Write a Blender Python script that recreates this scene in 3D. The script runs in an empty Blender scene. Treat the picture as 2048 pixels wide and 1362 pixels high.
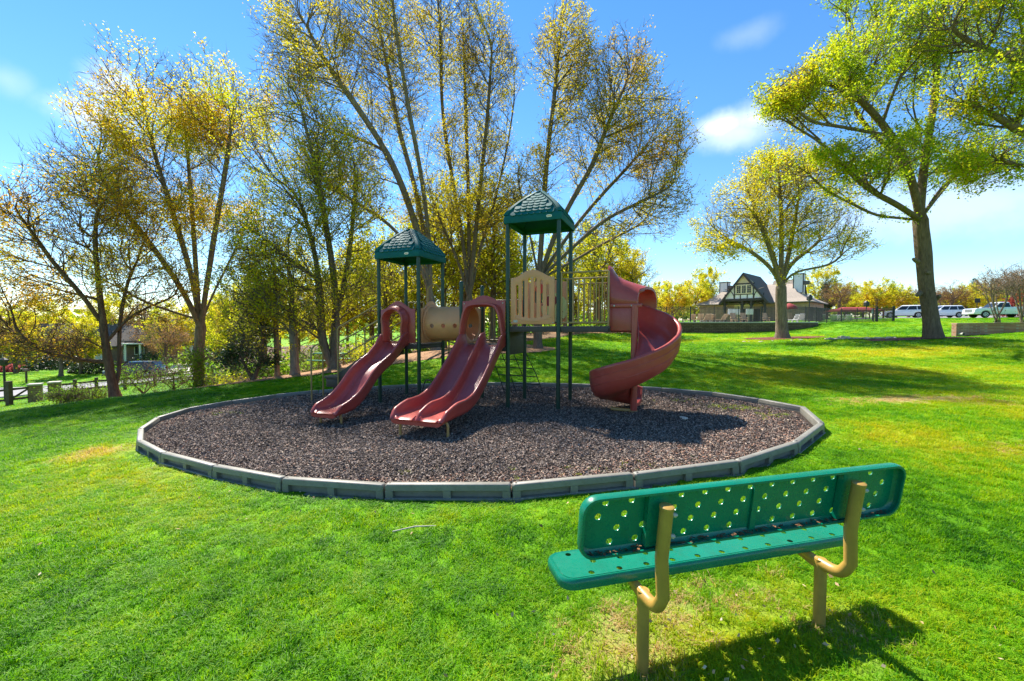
import bpy, bmesh, math, random
import numpy as np
from mathutils import Vector, Matrix, Euler
from mathutils.geometry import delaunay_2d_cdt

# ------------------------------------------------------------------ camera, light, exposure
scene = bpy.context.scene
COL = scene.collection
CAM_H, PITCH, FPX = 1.758, math.radians(2.02), 848.0
cam_data = bpy.data.cameras.new('camera')
cam_data.sensor_width = 36.0
cam_data.lens = FPX / 2048 * 36
cam_data.clip_start = 0.05
cam_data.clip_end = 3000
cam = bpy.data.objects.new('camera', cam_data)
cam.location = (0, 0, CAM_H)
cam.rotation_euler = (math.radians(90) - PITCH, 0, 0)
COL.objects.link(cam)
scene.camera = cam

SUN_DIR = Vector((-0.42, 0.68, 1.0)).normalized()       # towards the sun
SUN_EL = math.asin(SUN_DIR.z)
sun_data = bpy.data.lights.new('sun', 'SUN')
sun_data.energy = 5.0
sun_data.angle = math.radians(0.5)
sun_data.color = (1.0, 0.94, 0.83)
sun = bpy.data.objects.new('sun', sun_data)
sun.rotation_euler = SUN_DIR.to_track_quat('Z', 'Y').to_euler()
sun.location = (0, 0, 60)
COL.objects.link(sun)

world = bpy.data.worlds.new('World')
scene.world = world
world.use_nodes = True
scene.view_settings.view_transform = 'Standard'
scene.view_settings.look = 'None'
scene.view_settings.gamma = 1.0
scene.view_settings.use_curve_mapping = False
scene.view_settings.exposure = 1.18
scene.cycles.max_bounces = 8
scene.cycles.transparent_max_bounces = 8

def build_world():
    nt = world.node_tree
    nt.nodes.clear()
    N, L = nt.nodes, nt.links
    out = N.new('ShaderNodeOutputWorld')
    bg = N.new('ShaderNodeBackground')
    bg.inputs['Strength'].default_value = 0.105
    sky = N.new('ShaderNodeTexSky')
    sky.sky_type = 'NISHITA'
    sky.sun_disc = False
    sky.sun_elevation = SUN_EL
    sky.sun_rotation = math.atan2(SUN_DIR.x, SUN_DIR.y)
    sky.air_density = 1.0
    sky.dust_density = 0.0
    sky.ozone_density = 3.0
    hs = N.new('ShaderNodeHueSaturation')
    hs.inputs['Saturation'].default_value = 1.24
    L.new(sky.outputs[0], hs.inputs['Color'])
    tc = N.new('ShaderNodeTexCoord')
    nrm = N.new('ShaderNodeVectorMath'); nrm.operation = 'NORMALIZE'
    L.new(tc.outputs['Generated'], nrm.inputs[0])
    noise = N.new('ShaderNodeTexNoise')
    noise.inputs['Scale'].default_value = 9.0
    noise.inputs['Detail'].default_value = 6.0
    noise.inputs['Roughness'].default_value = 0.55
    L.new(nrm.outputs[0], noise.inputs['Vector'])
    last = None
    blobs = [((-0.99, 1.02, 0.50), (12.0, 12.0, 27.0), 0.7), ((-0.93, 1.02, 0.55), (17.0, 17.0, 22.0), 0.75),
             ((0.50, 1.02, 0.475), (12.0, 12.0, 26.0), 0.8), ((0.575, 1.02, 0.49), (11.0, 11.0, 24.0), 0.75), ((0.53, 1.02, 0.46), (8.5, 8.5, 24.0), 0.55),
             ((-1.19, 1.02, 0.58), (22.0, 22.0, 30.0), 0.2), ((1.05, 1.02, 0.29), (4.0, 4.0, 13.0), 0.4),
             ((0.545, 1.02, 0.68), (14.0, 14.0, 40.0), 0.15),
             ((0.9, -0.3, 0.5), (4.0, 4.0, 12.0), 0.7), ((-0.3, -0.9, 0.4), (4.0, 4.0, 12.0), 0.7), ((-0.95, 0.1, 0.35), (5, 5, 13), 0.6)]
    for c, sc, amp in blobs:
        c = Vector(c).normalized()
        sub = N.new('ShaderNodeVectorMath'); sub.operation = 'SUBTRACT'
        L.new(nrm.outputs[0], sub.inputs[0]); sub.inputs[1].default_value = c
        mul = N.new('ShaderNodeVectorMath'); mul.operation = 'MULTIPLY'
        L.new(sub.outputs[0], mul.inputs[0]); mul.inputs[1].default_value = sc
        ln = N.new('ShaderNodeVectorMath'); ln.operation = 'LENGTH'
        L.new(mul.outputs[0], ln.inputs[0])
        na = N.new('ShaderNodeMath'); na.operation = 'MULTIPLY_ADD'      # length + (noise)*1.3
        L.new(noise.outputs['Fac'], na.inputs[0]); na.inputs[1].default_value = 1.5
        L.new(ln.outputs['Value'], na.inputs[2])
        mr = N.new('ShaderNodeMapRange'); mr.interpolation_type = 'SMOOTHSTEP'
        L.new(na.outputs[0], mr.inputs['Value'])
        mr.inputs['From Min'].default_value = 1.75
        mr.inputs['From Max'].default_value = 0.75
        mr.inputs['To Min'].default_value = 0.0
        mr.inputs['To Max'].default_value = amp
        if last is None:
            last = mr.outputs[0]
        else:
            mx = N.new('ShaderNodeMath'); mx.operation = 'MAXIMUM'
            L.new(last, mx.inputs[0]); L.new(mr.outputs[0], mx.inputs[1])
            last = mx.outputs[0]
    mix = N.new('ShaderNodeMixRGB')
    L.new(last, mix.inputs['Fac'])
    L.new(hs.outputs[0], mix.inputs['Color1'])
    mix.inputs['Color2'].default_value = (6.4, 6.8, 7.4, 1)
    L.new(mix.outputs[0], bg.inputs['Color'])
    L.new(bg.outputs[0], out.inputs['Surface'])
build_world()

# ------------------------------------------------------------------ helpers
CP, SP = math.cos(PITCH), math.sin(PITCH)
def at(u, v, D):
    """world point at depth D (metres along +Y) on the sight line of photo pixel u, v"""
    x = (u - 1024) / FPX; y = (681 - v) / FPX
    dy, dz = CP + y * SP, y * CP - SP
    t = D / dy
    return np.array([x * t, D, CAM_H + dz * t])

class MB:
    def __init__(s):
        s.v = []; s.f = []
    def add(s, verts, faces):
        o = len(s.v)
        s.v.extend([tuple(float(c) for c in p) for p in verts])
        s.f.extend([tuple(i + o for i in f) for f in faces])
    def box(s, c, size, rot=None):
        hx, hy, hz = size[0] / 2, size[1] / 2, size[2] / 2
        P = [Vector((x, y, z)) for z in (-hz, hz) for y in (-hy, hy) for x in (-hx, hx)]
        if rot is not None:
            P = [rot @ p for p in P]
        P = [p + Vector(c) for p in P]
        s.add(P, [(0, 2, 3, 1), (4, 5, 7, 6), (0, 1, 5, 4), (2, 6, 7, 3), (0, 4, 6, 2), (1, 3, 7, 5)])
    def box2(s, a, b):
        s.box([(a[i] + b[i]) / 2 for i in range(3)], [abs(b[i] - a[i]) for i in range(3)])
    def loft(s, loops, cap0=True, cap1=True, closed=True, ring=False):
        loops = [np.asarray(l, float) for l in loops]
        m = len(loops[0]); n = len(loops)
        V = np.concatenate(loops)
        F = []
        for i in range(n if ring else n - 1):
            j = (i + 1) % n
            for k in range(m if closed else m - 1):
                k2 = (k + 1) % m
                F.append((i * m + k, i * m + k2, j * m + k2, j * m + k))
        if not ring and closed:
            if cap0: F.append(tuple(range(m - 1, -1, -1)))
            if cap1: F.append(tuple((n - 1) * m + k for k in range(m)))
        s.add(V, F)
    def tube(s, path, r, n=10, cap=True, ring=False):
        path = np.asarray(path, float)
        m = len(path)
        r = np.broadcast_to(np.asarray(r, float), (m,))
        if ring:
            T = np.roll(path, -1, 0) - np.roll(path, 1, 0)
        else:
            T = np.gradient(path, axis=0)
        T /= np.linalg.norm(T, axis=1)[:, None] + 1e-12
        ref = np.array([0, 0, 1.0]) if abs(T[0][2]) < 0.9 else np.array([1.0, 0, 0])
        U = np.cross(T[0], ref); U /= np.linalg.norm(U)
        ang = np.arange(n) * 2 * math.pi / n
        loops = []
        for i in range(m):
            U = U - T[i] * (U @ T[i]); U /= np.linalg.norm(U) + 1e-12
            W = np.cross(T[i], U)
            loops.append(path[i] + r[i] * (np.cos(ang)[:, None] * U + np.sin(ang)[:, None] * W))
        s.loft(loops, cap, cap, True, ring)
    def rod(s, a, b, r, n=8):
        s.tube([a, b], r, n)
    def plate(s, outer, holes, t, fn, extra=()):
        """flat plate with holes; fn(p, q, w) puts it in space, w runs from -t/2 to t/2"""
        pts = list(outer); edges = []
        k = len(outer); edges += [(i, (i + 1) % k) for i in range(k)]
        for h in holes:
            o = len(pts); pts += list(h)
            edges += [(o + i, o + (i + 1) % len(h)) for i in range(len(h))]
        pts += list(extra)
        vs, es, fs, *_ = delaunay_2d_cdt([Vector(p) for p in pts], edges, [], 0, 1e-7)
        vs = np.array([(p.x, p.y) for p in vs])
        tri = np.array([f for f in fs])
        cen = vs[tri].mean(1)
        keep = in_poly(cen, outer)
        for h in holes:
            keep &= ~in_poly(cen, h)
        tri = tri[keep]
        cnt = {}
        for a, b, c in tri:
            for e in ((a, b), (b, c), (c, a)):
                kk = (min(e), max(e)); cnt.setdefault(kk, []).append(e)
        V = [fn(p[0], p[1], t / 2) for p in vs] + [fn(p[0], p[1], -t / 2) for p in vs]
        n = len(vs)
        F = [tuple(int(i) for i in f) for f in tri] + [tuple(int(i) + n for i in f[::-1]) for f in tri]
        for kk, e in cnt.items():
            if len(e) == 1:
                a, b = int(e[0][0]), int(e[0][1])
                F.append((b, a, a + n, b + n))
        used = sorted({i for f in F for i in f}); mp = {u: i for i, u in enumerate(used)}
        s.add([V[u] for u in used], [tuple(mp[i] for i in f) for f in F])
    def build(s, name, mat, parent=None, smooth=35, bevel=0, seg=2, kind=None, loc=None):
        me = bpy.data.meshes.new(name)
        me.from_pydata(s.v, [], s.f)
        bm = bmesh.new(); bm.from_mesh(me)
        bmesh.ops.recalc_face_normals(bm, faces=bm.faces)
        if bevel:
            ed = [e for e in bm.edges if len(e.link_faces) == 2 and e.calc_face_angle(0) > math.radians(40)]
            bmesh.ops.bevel(bm, geom=ed, offset=bevel, segments=seg, profile=0.5, affect='EDGES', clamp_overlap=True)
        bm.to_mesh(me); bm.free()
        me.materials.append(mat)
        if smooth:
            me.polygons.foreach_set('use_smooth', [True] * len(me.polygons))
            me.set_sharp_from_angle(angle=math.radians(smooth))
        return link(name, me, parent, kind, loc)

def link(name, me, parent=None, kind=None, loc=None):
    o = bpy.data.objects.new(name, me)
    COL.objects.link(o)
    if parent is not None: o.parent = parent
    if kind: o['kind'] = kind
    if loc is not None: o.location = loc
    return o

def in_poly(P, poly):
    P = np.asarray(P, float); poly = np.asarray(poly, float)
    x, y = P[:, 0], P[:, 1]
    inside = np.zeros(len(P), bool)
    j = len(poly) - 1
    for i in range(len(poly)):
        xi, yi = poly[i]; xj, yj = poly[j]
        c = ((yi > y) != (yj > y))
        with np.errstate(divide='ignore', invalid='ignore'):
            c &= x < (xj - xi) * (y - yi) / (yj - yi + 1e-30) + xi
        inside ^= c
        j = i
    return inside

def empty(name, loc=(0, 0, 0), rz=0.0):
    o = bpy.data.objects.new(name, None)
    COL.objects.link(o)
    o.location = loc; o.rotation_euler = (0, 0, rz)
    o.empty_display_size = 0.1
    return o

def tag(o, label, cat, group=None):
    o['label'] = label; o['category'] = cat
    if group: o['group'] = group
    return o

def copy_tree(o, parent=None):
    c = o.copy(); COL.objects.link(c); c.parent = parent
    for ch in list(o.children):
        copy_tree(ch, c)
    return c

def fast_mesh(name, V, quads=None, tris=None, mat=None, smooth=False, attrs=None):
    """numpy arrays straight into a mesh; attrs = {name: (domain, type, data)}"""
    V = np.asarray(V, np.float32)
    me = bpy.data.meshes.new(name)
    nq = 0 if quads is None else len(quads); nt = 0 if tris is None else len(tris)
    me.vertices.add(len(V)); me.vertices.foreach_set('co', V.ravel())
    if nq + nt:
        li = []
        if nq: li.append(np.asarray(quads, np.int32).ravel())
        if nt: li.append(np.asarray(tris, np.int32).ravel())
        li = np.concatenate(li)
        me.loops.add(len(li)); me.loops.foreach_set('vertex_index', li)
        st = np.concatenate([np.arange(nq) * 4, nq * 4 + np.arange(nt) * 3]).astype(np.int32)
        me.polygons.add(nq + nt); me.polygons.foreach_set('loop_start', st)
        me.update(calc_edges=True)
        me.polygons.foreach_set('use_smooth', np.full(nq + nt, smooth))
    for k, (dom, ty, data) in (attrs or {}).items():
        a = me.attributes.new(k, ty, dom)
        key = {'FLOAT': 'value', 'INT': 'value', 'FLOAT_VECTOR': 'vector', 'FLOAT_COLOR': 'color'}[ty]
        a.data.foreach_set(key, np.asarray(data, np.int32 if ty == 'INT' else np.float32).ravel())
    if mat: me.materials.append(mat)
    me.validate()
    return me

def catmull(P, per=8):
    P = np.asarray(P, float)
    Q = np.vstack([2 * P[0] - P[1], P, 2 * P[-1] - P[-2]])
    out = []
    for i in range(1, len(Q) - 2):
        p0, p1, p2, p3 = Q[i - 1], Q[i], Q[i + 1], Q[i + 2]
        for t in np.linspace(0, 1, per, endpoint=False):
            out.append(0.5 * ((2 * p1) + (-p0 + p2) * t + (2 * p0 - 5 * p1 + 4 * p2 - p3) * t * t + (-p0 + 3 * p1 - 3 * p2 + p3) * t ** 3))
    out.append(Q[-2])
    return np.array(out)

def fillet(P, r, n=5):
    """polyline with rounded corners"""
    P = [np.asarray(p, float) for p in P]
    out = [P[0]]
    for i in range(1, len(P) - 1):
        a, b, c = P[i - 1], P[i], P[i + 1]
        d1 = min(r, np.linalg.norm(a - b) * .49); d2 = min(r, np.linalg.norm(c - b) * .49)
        s = b + (a - b) / np.linalg.norm(a - b) * d1; e = b + (c - b) / np.linalg.norm(c - b) * d2
        for t in np.linspace(0, 1, n):
            out.append((1 - t) ** 2 * s + 2 * t * (1 - t) * b + t * t * e)
    out.append(P[-1])
    return np.array(out)

def circle(cx, cy, r, n=12, ph=0.0):
    return [(cx + r * math.cos(ph + i * 2 * math.pi / n), cy + r * math.sin(ph + i * 2 * math.pi / n)) for i in range(n)]

def rrect(x0, y0, x1, y1, r, n=5):
    out = []
    for cx, cy, a0 in ((x1 - r, y1 - r, 0), (x0 + r, y1 - r, 90), (x0 + r, y0 + r, 180), (x1 - r, y0 + r, 270)):
        for i in range(n + 1):
            a = math.radians(a0 + 90 * i / n)
            out.append((cx + r * math.cos(a), cy + r * math.sin(a)))
    return out

# ------------------------------------------------------------------ materials
class NT:
    def __init__(s, name):
        s.m = bpy.data.materials.new(name); s.m.use_nodes = True
        s.t = s.m.node_tree; s.t.nodes.clear()
        s.out = s.n('ShaderNodeOutputMaterial')
    def n(s, ty, **kw):
        nd = s.t.nodes.new(ty)
        for k, v in kw.items(): setattr(nd, k, v)
        return nd
    def l(s, a, b): s.t.links.new(a, b)
    def ramp(s, fac, stops):
        r = s.n('ShaderNodeValToRGB')
        el = r.color_ramp.elements
        while len(el) < len(stops): el.new(0.5)
        for e, (p, c) in zip(el, stops):
            e.position = p; e.color = (*c, 1)
        s.l(fac, r.inputs[0])
        return r.outputs[0]
    def noise(s, scale, detail=4, rough=0.55, vec=None, dist=0.0):
        t = s.n('ShaderNodeTexNoise')
        t.inputs['Scale'].default_value = scale; t.inputs['Detail'].default_value = detail
        t.inputs['Roughness'].default_value = rough; t.inputs['Distortion'].default_value = dist
        if vec is not None: s.l(vec, t.inputs['Vector'])
        return t.outputs['Fac']
    def coord(s, which='Object', scale=None):
        c = s.n('ShaderNodeTexCoord').outputs[which]
        if scale:
            mp = s.n('ShaderNodeMapping'); mp.inputs['Scale'].default_value = scale
            s.l(c, mp.inputs['Vector']); c = mp.outputs[0]
        return c
    def pos(s, scale=None):
        c = s.n('ShaderNodeNewGeometry').outputs['Position']
        if scale:
            mp = s.n('ShaderNodeMapping'); mp.inputs['Scale'].default_value = scale
            s.l(c, mp.inputs['Vector']); c = mp.outputs[0]
        return c
    def mix(s, f, a, b, mode='MIX'):
        m = s.n('ShaderNodeMixRGB', blend_type=mode)
        for sock, val in ((m.inputs[0], f), (m.inputs[1], a), (m.inputs[2], b)):
            if hasattr(val, 'is_output'): s.l(val, sock)
            elif isinstance(val, (int, float)): sock.default_value = val
            else: sock.default_value = (*val, 1)
        return m.outputs[0]
    def math(s, op, a, b=0.0, clamp=False):
        m = s.n('ShaderNodeMath', operation=op, use_clamp=clamp)
        for sock, val in ((m.inputs[0], a), (m.inputs[1], b)):
            if hasattr(val, 'is_output'): s.l(val, sock)
            else: sock.default_value = val
        return m.outputs[0]
    def bump(s, h, strength=0.3, dist=0.01):
        b = s.n('ShaderNodeBump'); b.inputs['Strength'].default_value = strength
        b.inputs['Distance'].default_value = dist
        s.l(h, b.inputs['Height'])
        return b.outputs[0]
    def bsdf(s, color, rough=0.5, normal=None, spec=0.5, metal=0.0, coat=0.0):
        b = s.n('ShaderNodeBsdfPrincipled')
        if hasattr(color, 'is_output'): s.l(color, b.inputs['Base Color'])
        else: b.inputs['Base Color'].default_value = (*color, 1)
        if hasattr(rough, 'is_output'): s.l(rough, b.inputs['Roughness'])
        else: b.inputs['Roughness'].default_value = rough
        b.inputs['Metallic'].default_value = metal
        b.inputs['Specular IOR Level'].default_value = spec
        b.inputs['Coat Weight'].default_value = coat
        if normal is not None: s.l(normal, b.inputs['Normal'])
        s.l(b.outputs[0], s.out.inputs[0])
        return b

MATS = {}
def painted(name, col, rough=0.35, var=0.12, bump=0.02, scale=6.0, dirt=None, spec=0.5, coat=0.0, fade=None):
    """painted or moulded surface: faint colour drift, scuffs and fine relief"""
    t = NT(name)
    co = t.coord('Object')
    n1 = t.noise(scale, 5, 0.6, co)
    n2 = t.noise(scale * 9, 4, 0.6, co)
    c = t.ramp(n1, [(0.3, tuple(x * (1 - var) for x in col)), (0.7, tuple(min(1, x * (1 + var)) for x in col))])
    if fade:
        f = t.ramp(t.noise(scale * 1.7, 6, 0.7, co), [(0.5, (0, 0, 0)), (0.75, (0.35, 0.35, 0.35))])
        c = t.mix(f, c, fade)
    if dirt:
        f = t.ramp(t.noise(scale * 2.3, 7, 0.72, co), [(0.53, (0, 0, 0)), (0.72, (0.75, 0.75, 0.75))])
        c = t.mix(f, c, dirt)
    r = t.n('ShaderNodeMapRange'); t.l(n2, r.inputs[0])
    r.inputs[3].default_value = max(0.05, rough - 0.1); r.inputs[4].default_value = rough + 0.15
    t.bsdf(c, r.outputs[0], t.bump(n2, 0.25, bump), spec, 0, coat)
    MATS[name] = t.m
    return t.m

M_POST = painted('green_post_paint', (0.001, 0.036, 0.022), 0.36, 0.15, 0.001, 5)
M_ROOF = painted('teal_roof_plastic', (0.006, 0.098, 0.098), 0.6, 0.10, 0.001, 4, fade=(0.02, 0.135, 0.135), spec=0.15)
M_RED = painted('red_plastic', (0.37, 0.058, 0.044), 0.31, 0.08, 0.001, 3, fade=(0.45, 0.135, 0.11))
M_TANP = painted('tan_plastic', (0.66, 0.285, 0.115), 0.42, 0.08, 0.001, 3, fade=(0.64, 0.345, 0.17))
M_TANM = painted('tan_metal_paint', (0.36, 0.225, 0.07), 0.4, 0.12, 0.001, 8)
M_DECK = painted('brown_coated_deck', (0.055, 0.04, 0.033), 0.55, 0.2, 0.002, 9)
M_ROPE = painted('black_coated_chain', (0.02, 0.02, 0.02), 0.5, 0.2, 0.001, 20)
M_WHITEL = painted('white_label', (0.72, 0.7, 0.62), 0.4, 0.05, 0.001, 20)
M_GREYP = painted('grey_border_plastic', (0.19, 0.18, 0.15), 0.5, 0.14, 0.002, 5, dirt=(0.11, 0.095, 0.065), fade=(0.34, 0.325, 0.29))
M_BENCH = painted('bench_green_coating', (0.0, 0.168, 0.096), 0.26, 0.10, 0.001, 4, dirt=(0.008, 0.125, 0.066), fade=(0.02, 0.18, 0.115))
M_BPOST = painted('bench_tan_post_paint', (0.40, 0.235, 0.05), 0.36, 0.12, 0.001, 7, dirt=(0.31, 0.17, 0.035))
M_RUST = painted('leaf_dirt', (0.16, 0.075, 0.03), 0.9, 0.4, 0.004, 30)
M_BOLT = painted('zinc_bolt', (0.45, 0.42, 0.36), 0.4, 0.2, 0.001, 30)
M_DARK = painted('dark_hole_plug', (0.012, 0.012, 0.012), 0.6, 0.2, 0.001, 20)
M_MAROON = painted('maroon_game_print', (0.22, 0.012, 0.03), 0.45, 0.1, 0.001, 10)
M_LIME = painted('pale_green_disc', (0.55, 0.58, 0.22), 0.45, 0.06, 0.001, 8)
M_SCARLET = painted('scarlet_panel', (0.62, 0.04, 0.02), 0.45, 0.1, 0.001, 8)
# ------------------------------------------------------------------ terrain
rng = np.random.default_rng(7)
def terrain_fn():
    P = []
    for x in (-9, -5, -1, 3, 7, 10):
        for y in (-6, 0, 4, 8, 12):
            z = .034 * x - .008
            if x < -7: z -= .05
            P.append((x, y, z))
    def c(u, v, D): P.append(tuple(at(u, v, D)))
    c(2048, 720, 14); c(2048, 664, 24); c(1920, 674, 25); c(1868, 677, 21); c(1565, 677, 25.5); c(1300, 720, 14.5)
    c(1300, 700, 18.5); c(1500, 700, 18.5); c(1500, 684, 24); c(1300, 684, 24); c(1300, 668, 38); c(1450, 669, 39.2); c(1640, 672, 36); c(1600, 700, 18)
    c(1720, 668, 29); c(1720, 650, 40); c(1800, 650, 42); c(1700, 645, 44.5); c(1800, 639, 48); c(1900, 637.5, 50); c(2048, 636, 50); c(1960, 636, 56)
    c(1100, 663, 31); c(1150, 700, 18.5); c(960, 704, 19); c(1075, 698, 20.5); c(880, 704, 18); c(770, 746, 15); c(600, 757, 15.5); c(420, 775, 15.5)
    c(150, 806, 15); c(0, 826, 14.5); c(230, 797, 17); c(65, 803, 24); c(100, 798, 26); c(250, 770, 36); c(480, 748, 40); c(20, 790, 34)
    c(60, 750, 45); c(150, 737, 60); c(360, 746, 46); c(640, 742, 22); c(300, 783, 24)
    P += [(0, 45, .3), (-8, 60, -1.2), (10, 60, 1.2), (30, 60, 2.1), (45, 60, 2.75), (60, 75, 3.0), (18, 52, 2.0), (26, 70, 2.1), (25, 8, 1.0), (32, 15, 1.5),
          (-22, 3, -2), (-30, 12, -3), (0, -25, -.4), (250, 0, 6), (-250, 0, -6), (0, 250, 3), (0, -250, -3), (180, 180, 6), (-180, 180, -5), (180, -180, 2), (-180, -180, -5)]
    P = np.array(P)
    def phi(r2): return np.sqrt(r2 + 4.0)
    A = phi(((P[:, None, :2] - P[None, :, :2]) ** 2).sum(-1))
    n = len(P)
    M = np.zeros((n + 1, n + 1)); M[:n, :n] = A + np.eye(n) * -0.02; M[:n, n] = 1; M[n, :n] = 1
    w = np.linalg.solve(M, np.append(P[:, 2], 0))
    def f(x, y):
        x = np.atleast_1d(np.asarray(x, float)); y = np.atleast_1d(np.asarray(y, float))
        sh = x.shape; x = x.ravel(); y = y.ravel()
        out = np.empty(len(x))
        for i in range(0, len(x), 20000):
            r2 = (x[i:i + 20000, None] - P[None, :, 0]) ** 2 + (y[i:i + 20000, None] - P[None, :, 1]) ** 2
            out[i:i + 20000] = phi(r2) @ w[:n] + w[n]
        return out.reshape(sh)
    return f
TZ = terrain_fn()
def gz(x, y): return float(TZ(x, y)[0])

RING = [(-5.93, 6.63), (-4.91, 5.86), (-3.71, 5.18), (-2.56, 4.65), (-1.32, 4.34), (0.01, 4.22), (1.31, 4.42), (2.59, 4.73), (3.67, 5.36), (4.66, 6.26),
        (5.19, 7.45), (4.92, 8.35), (4.44, 9.3), (3.61, 10.15), (2.58, 10.85), (1.55, 11.4), (.45, 11.86), (-.72, 12.17), (-1.9, 12.3), (-3.1, 12.32),
        (-4.3, 12.16), (-5.4, 11.75), (-6.3, 11.2), (-6.95, 10.4), (-7.35, 9.5), (-7.22, 8.5), (-6.68, 7.5)]
RING = np.array(RING)
RC = RING.mean(0)
def plane(x, y): return .034 * x + .03          # the play surface
def bedz(x, y): return .034 * np.asarray(x) + .05

# lawn condition: 0 lush green .. 1 yellow, and a separate measure of bare straw
def smooth_noise(x, y, seed, f):
    r = np.random.default_rng(seed); out = 0
    for k in range(6):
        a = r.uniform(0, 2 * math.pi); ff = f * r.uniform(.6, 1.9)
        out = out + np.sin((x * math.cos(a) + y * math.sin(a)) * ff + r.uniform(0, 6.3) + .8 * np.sin((x * math.sin(a) - y * math.cos(a)) * ff * .7))
    return out / 6
def blob(x, y, cx, cy, rx, ry, rot=0.0):
    c, s = math.cos(rot), math.sin(rot)
    dx, dy = x - cx, y - cy
    p = (dx * c + dy * s) / rx; q = (-dx * s + dy * c) / ry
    return np.exp(-(p * p + q * q))
def lawn_state(x, y):
    n1 = smooth_noise(x, y, 1, 1.1); n2 = smooth_noise(x, y, 2, 3.7); n3 = smooth_noise(x, y, 3, .35)
    nn = smooth_noise(x, y, 4, 9.0)
    yel = .22 + .28 * n1 + .2 * n2 + .25 * n3 + .18 * nn
    yel += .8 * blob(x, y, -6.5, 6.5, .5, .6) + .3 * blob(x, y, -4.6, 5.2, 2.2, .3, -.6) + .3 * blob(x, y, 0, 3.9, 3, .25)
    yel += .6 * blob(x, y, 1.2, 2.25, 1.2, .4, .25) + .5 * blob(x, y, 5.6, 5.8, 1.0, 1.2)
    yel += .75 * blob(x, y, 15.5, 17.0, 5, 1.3, .05) + .5 * blob(x, y, 9, 12.5, 5, .8) + .55 * blob(x, y, 8, 25, 7, 2) + .5 * blob(x, y, 13, 34, 8, 3)
    yel += .22 * np.clip((x - 3) / 6, 0, 1) * (y < 16)
    dry = 1.3 * blob(x, y, 8.0, 8.6, 1.3, .4, .02) * (.75 + .5 * n2) + .55 * blob(x, y, .95, 2.5, .75, .2, .25) * (.8 + .9 * nn)
    dry += .5 * blob(x, y, .62, 2.15, .3, .2) + .35 * blob(x, y, 1.85, 2.35, .3, .2) + .5 * blob(x, y, -6.5, 6.5, .4, .5)
    dry += .55 * blob(x, y, 9.6, 8.0, 1.0, .5) * (.6 + .6 * n2) + .45 * blob(x, y, 6.8, 5.2, 1.2, .4) * (.5 + .7 * nn)
    dry += .25 * np.clip(n2 + nn - .75, 0, 1)
    return np.clip(yel, 0, 1.2), np.clip(dry, 0, 1.2)

GREEN_A, GREEN_B, YEL_A, YEL_B, STRAW = (0.065, 0.225, 0.002), (0.155, 0.365, 0.003), (0.28, 0.40, 0.005), (0.44, 0.42, 0.010), (0.50, 0.37, 0.16)

def lawn_ground_material():
    t = NT('lawn_soil_and_turf')
    p = t.pos()
    fine = t.noise(55, 6, 0.75, p)
    mid = t.noise(6.0, 5, 0.6, p)
    a = t.n('ShaderNodeAttribute', attribute_name='yel').outputs['Fac']
    d = t.n('ShaderNodeAttribute', attribute_name='dry').outputs['Fac']
    f = t.math('ADD', t.math('MULTIPLY', a, .75), t.math('MULTIPLY', mid, .35))
    c = t.ramp(f, [(0.1, GREEN_A), (0.38, GREEN_B), (0.65, YEL_A), (0.95, YEL_B)])
    c = t.mix(d, c, STRAW)
    dk = t.ramp(fine, [(0.3, (0.45, 0.45, 0.45)), (0.62, (1.15, 1.15, 1.15))])
    c = t.mix(1.0, c, dk, 'MULTIPLY')
    t.bsdf(c, 0.85, t.bump(fine, 0.8, 0.03), 0.15)
    return t.m
M_LAWN = lawn_ground_material()

def axis(lo, hi, n, core, k):
    """coordinates dense around the core and thinning outwards"""
    s = np.linspace(-1, 1, n)
    g = np.sinh(s * k) / math.sinh(k)
    return core + np.where(g < 0, g * (core - lo), g * (hi - core))
def ground_sheet():
    xs = axis(-320, 320, 260, 2, 4.6); ys = axis(-260, 420, 260, 10, 4.6)
    X, Y = np.meshgrid(xs, ys)
    Z = TZ(X, Y)
    # the ground is dug out under the play bed and under the road and the pool terrace
    inside = in_poly(np.stack([X.ravel(), Y.ravel()], 1), RC + (RING - RC) * .97).reshape(X.shape)
    Z = np.where(inside, Z - .12, Z)
    yel, dry = lawn_state(X, Y)
    n, m = X.shape
    idx = np.arange(n * m).reshape(n, m)
    q = np.stack([idx[:-1, :-1], idx[:-1, 1:], idx[1:, 1:], idx[1:, :-1]], -1).reshape(-1, 4)
    me = fast_mesh('ground', np.stack([X, Y, Z], -1).reshape(-1, 3), q, None, M_LAWN, True,
                   {'yel': ('POINT', 'FLOAT', yel), 'dry': ('POINT', 'FLOAT', dry)})
    return link('ground', me, None, 'structure')
ground_sheet()

def draped(name, poly, mat, dz, step=.5, kind='structure', zf=None):
    """a sheet following the ground inside an outline"""
    poly = np.asarray(poly, float)
    lo, hi = poly.min(0), poly.max(0)
    gx, gy = np.meshgrid(np.arange(lo[0], hi[0], step), np.arange(lo[1], hi[1], step))
    ex = np.stack([gx.ravel(), gy.ravel()], 1) + rng.uniform(-.08, .08, (gx.size, 2)) * step
    ex = ex[in_poly(ex, poly.mean(0) + (poly - poly.mean(0)) * .985)]
    pts = [Vector(p) for p in poly] + [Vector(p) for p in ex]
    n = len(poly)
    vs, es, fs, *_ = delaunay_2d_cdt(pts, [(i, (i + 1) % n) for i in range(n)], [], 1, 1e-6)
    V = np.array([(p.x, p.y) for p in vs])
    z = (zf or TZ)(V[:, 0], V[:, 1]) + dz
    me = fast_mesh(name, np.column_stack([V, z]), None, np.array([f for f in fs if len(f) == 3]), mat, True)
    return link(name, me, None, kind)

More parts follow.
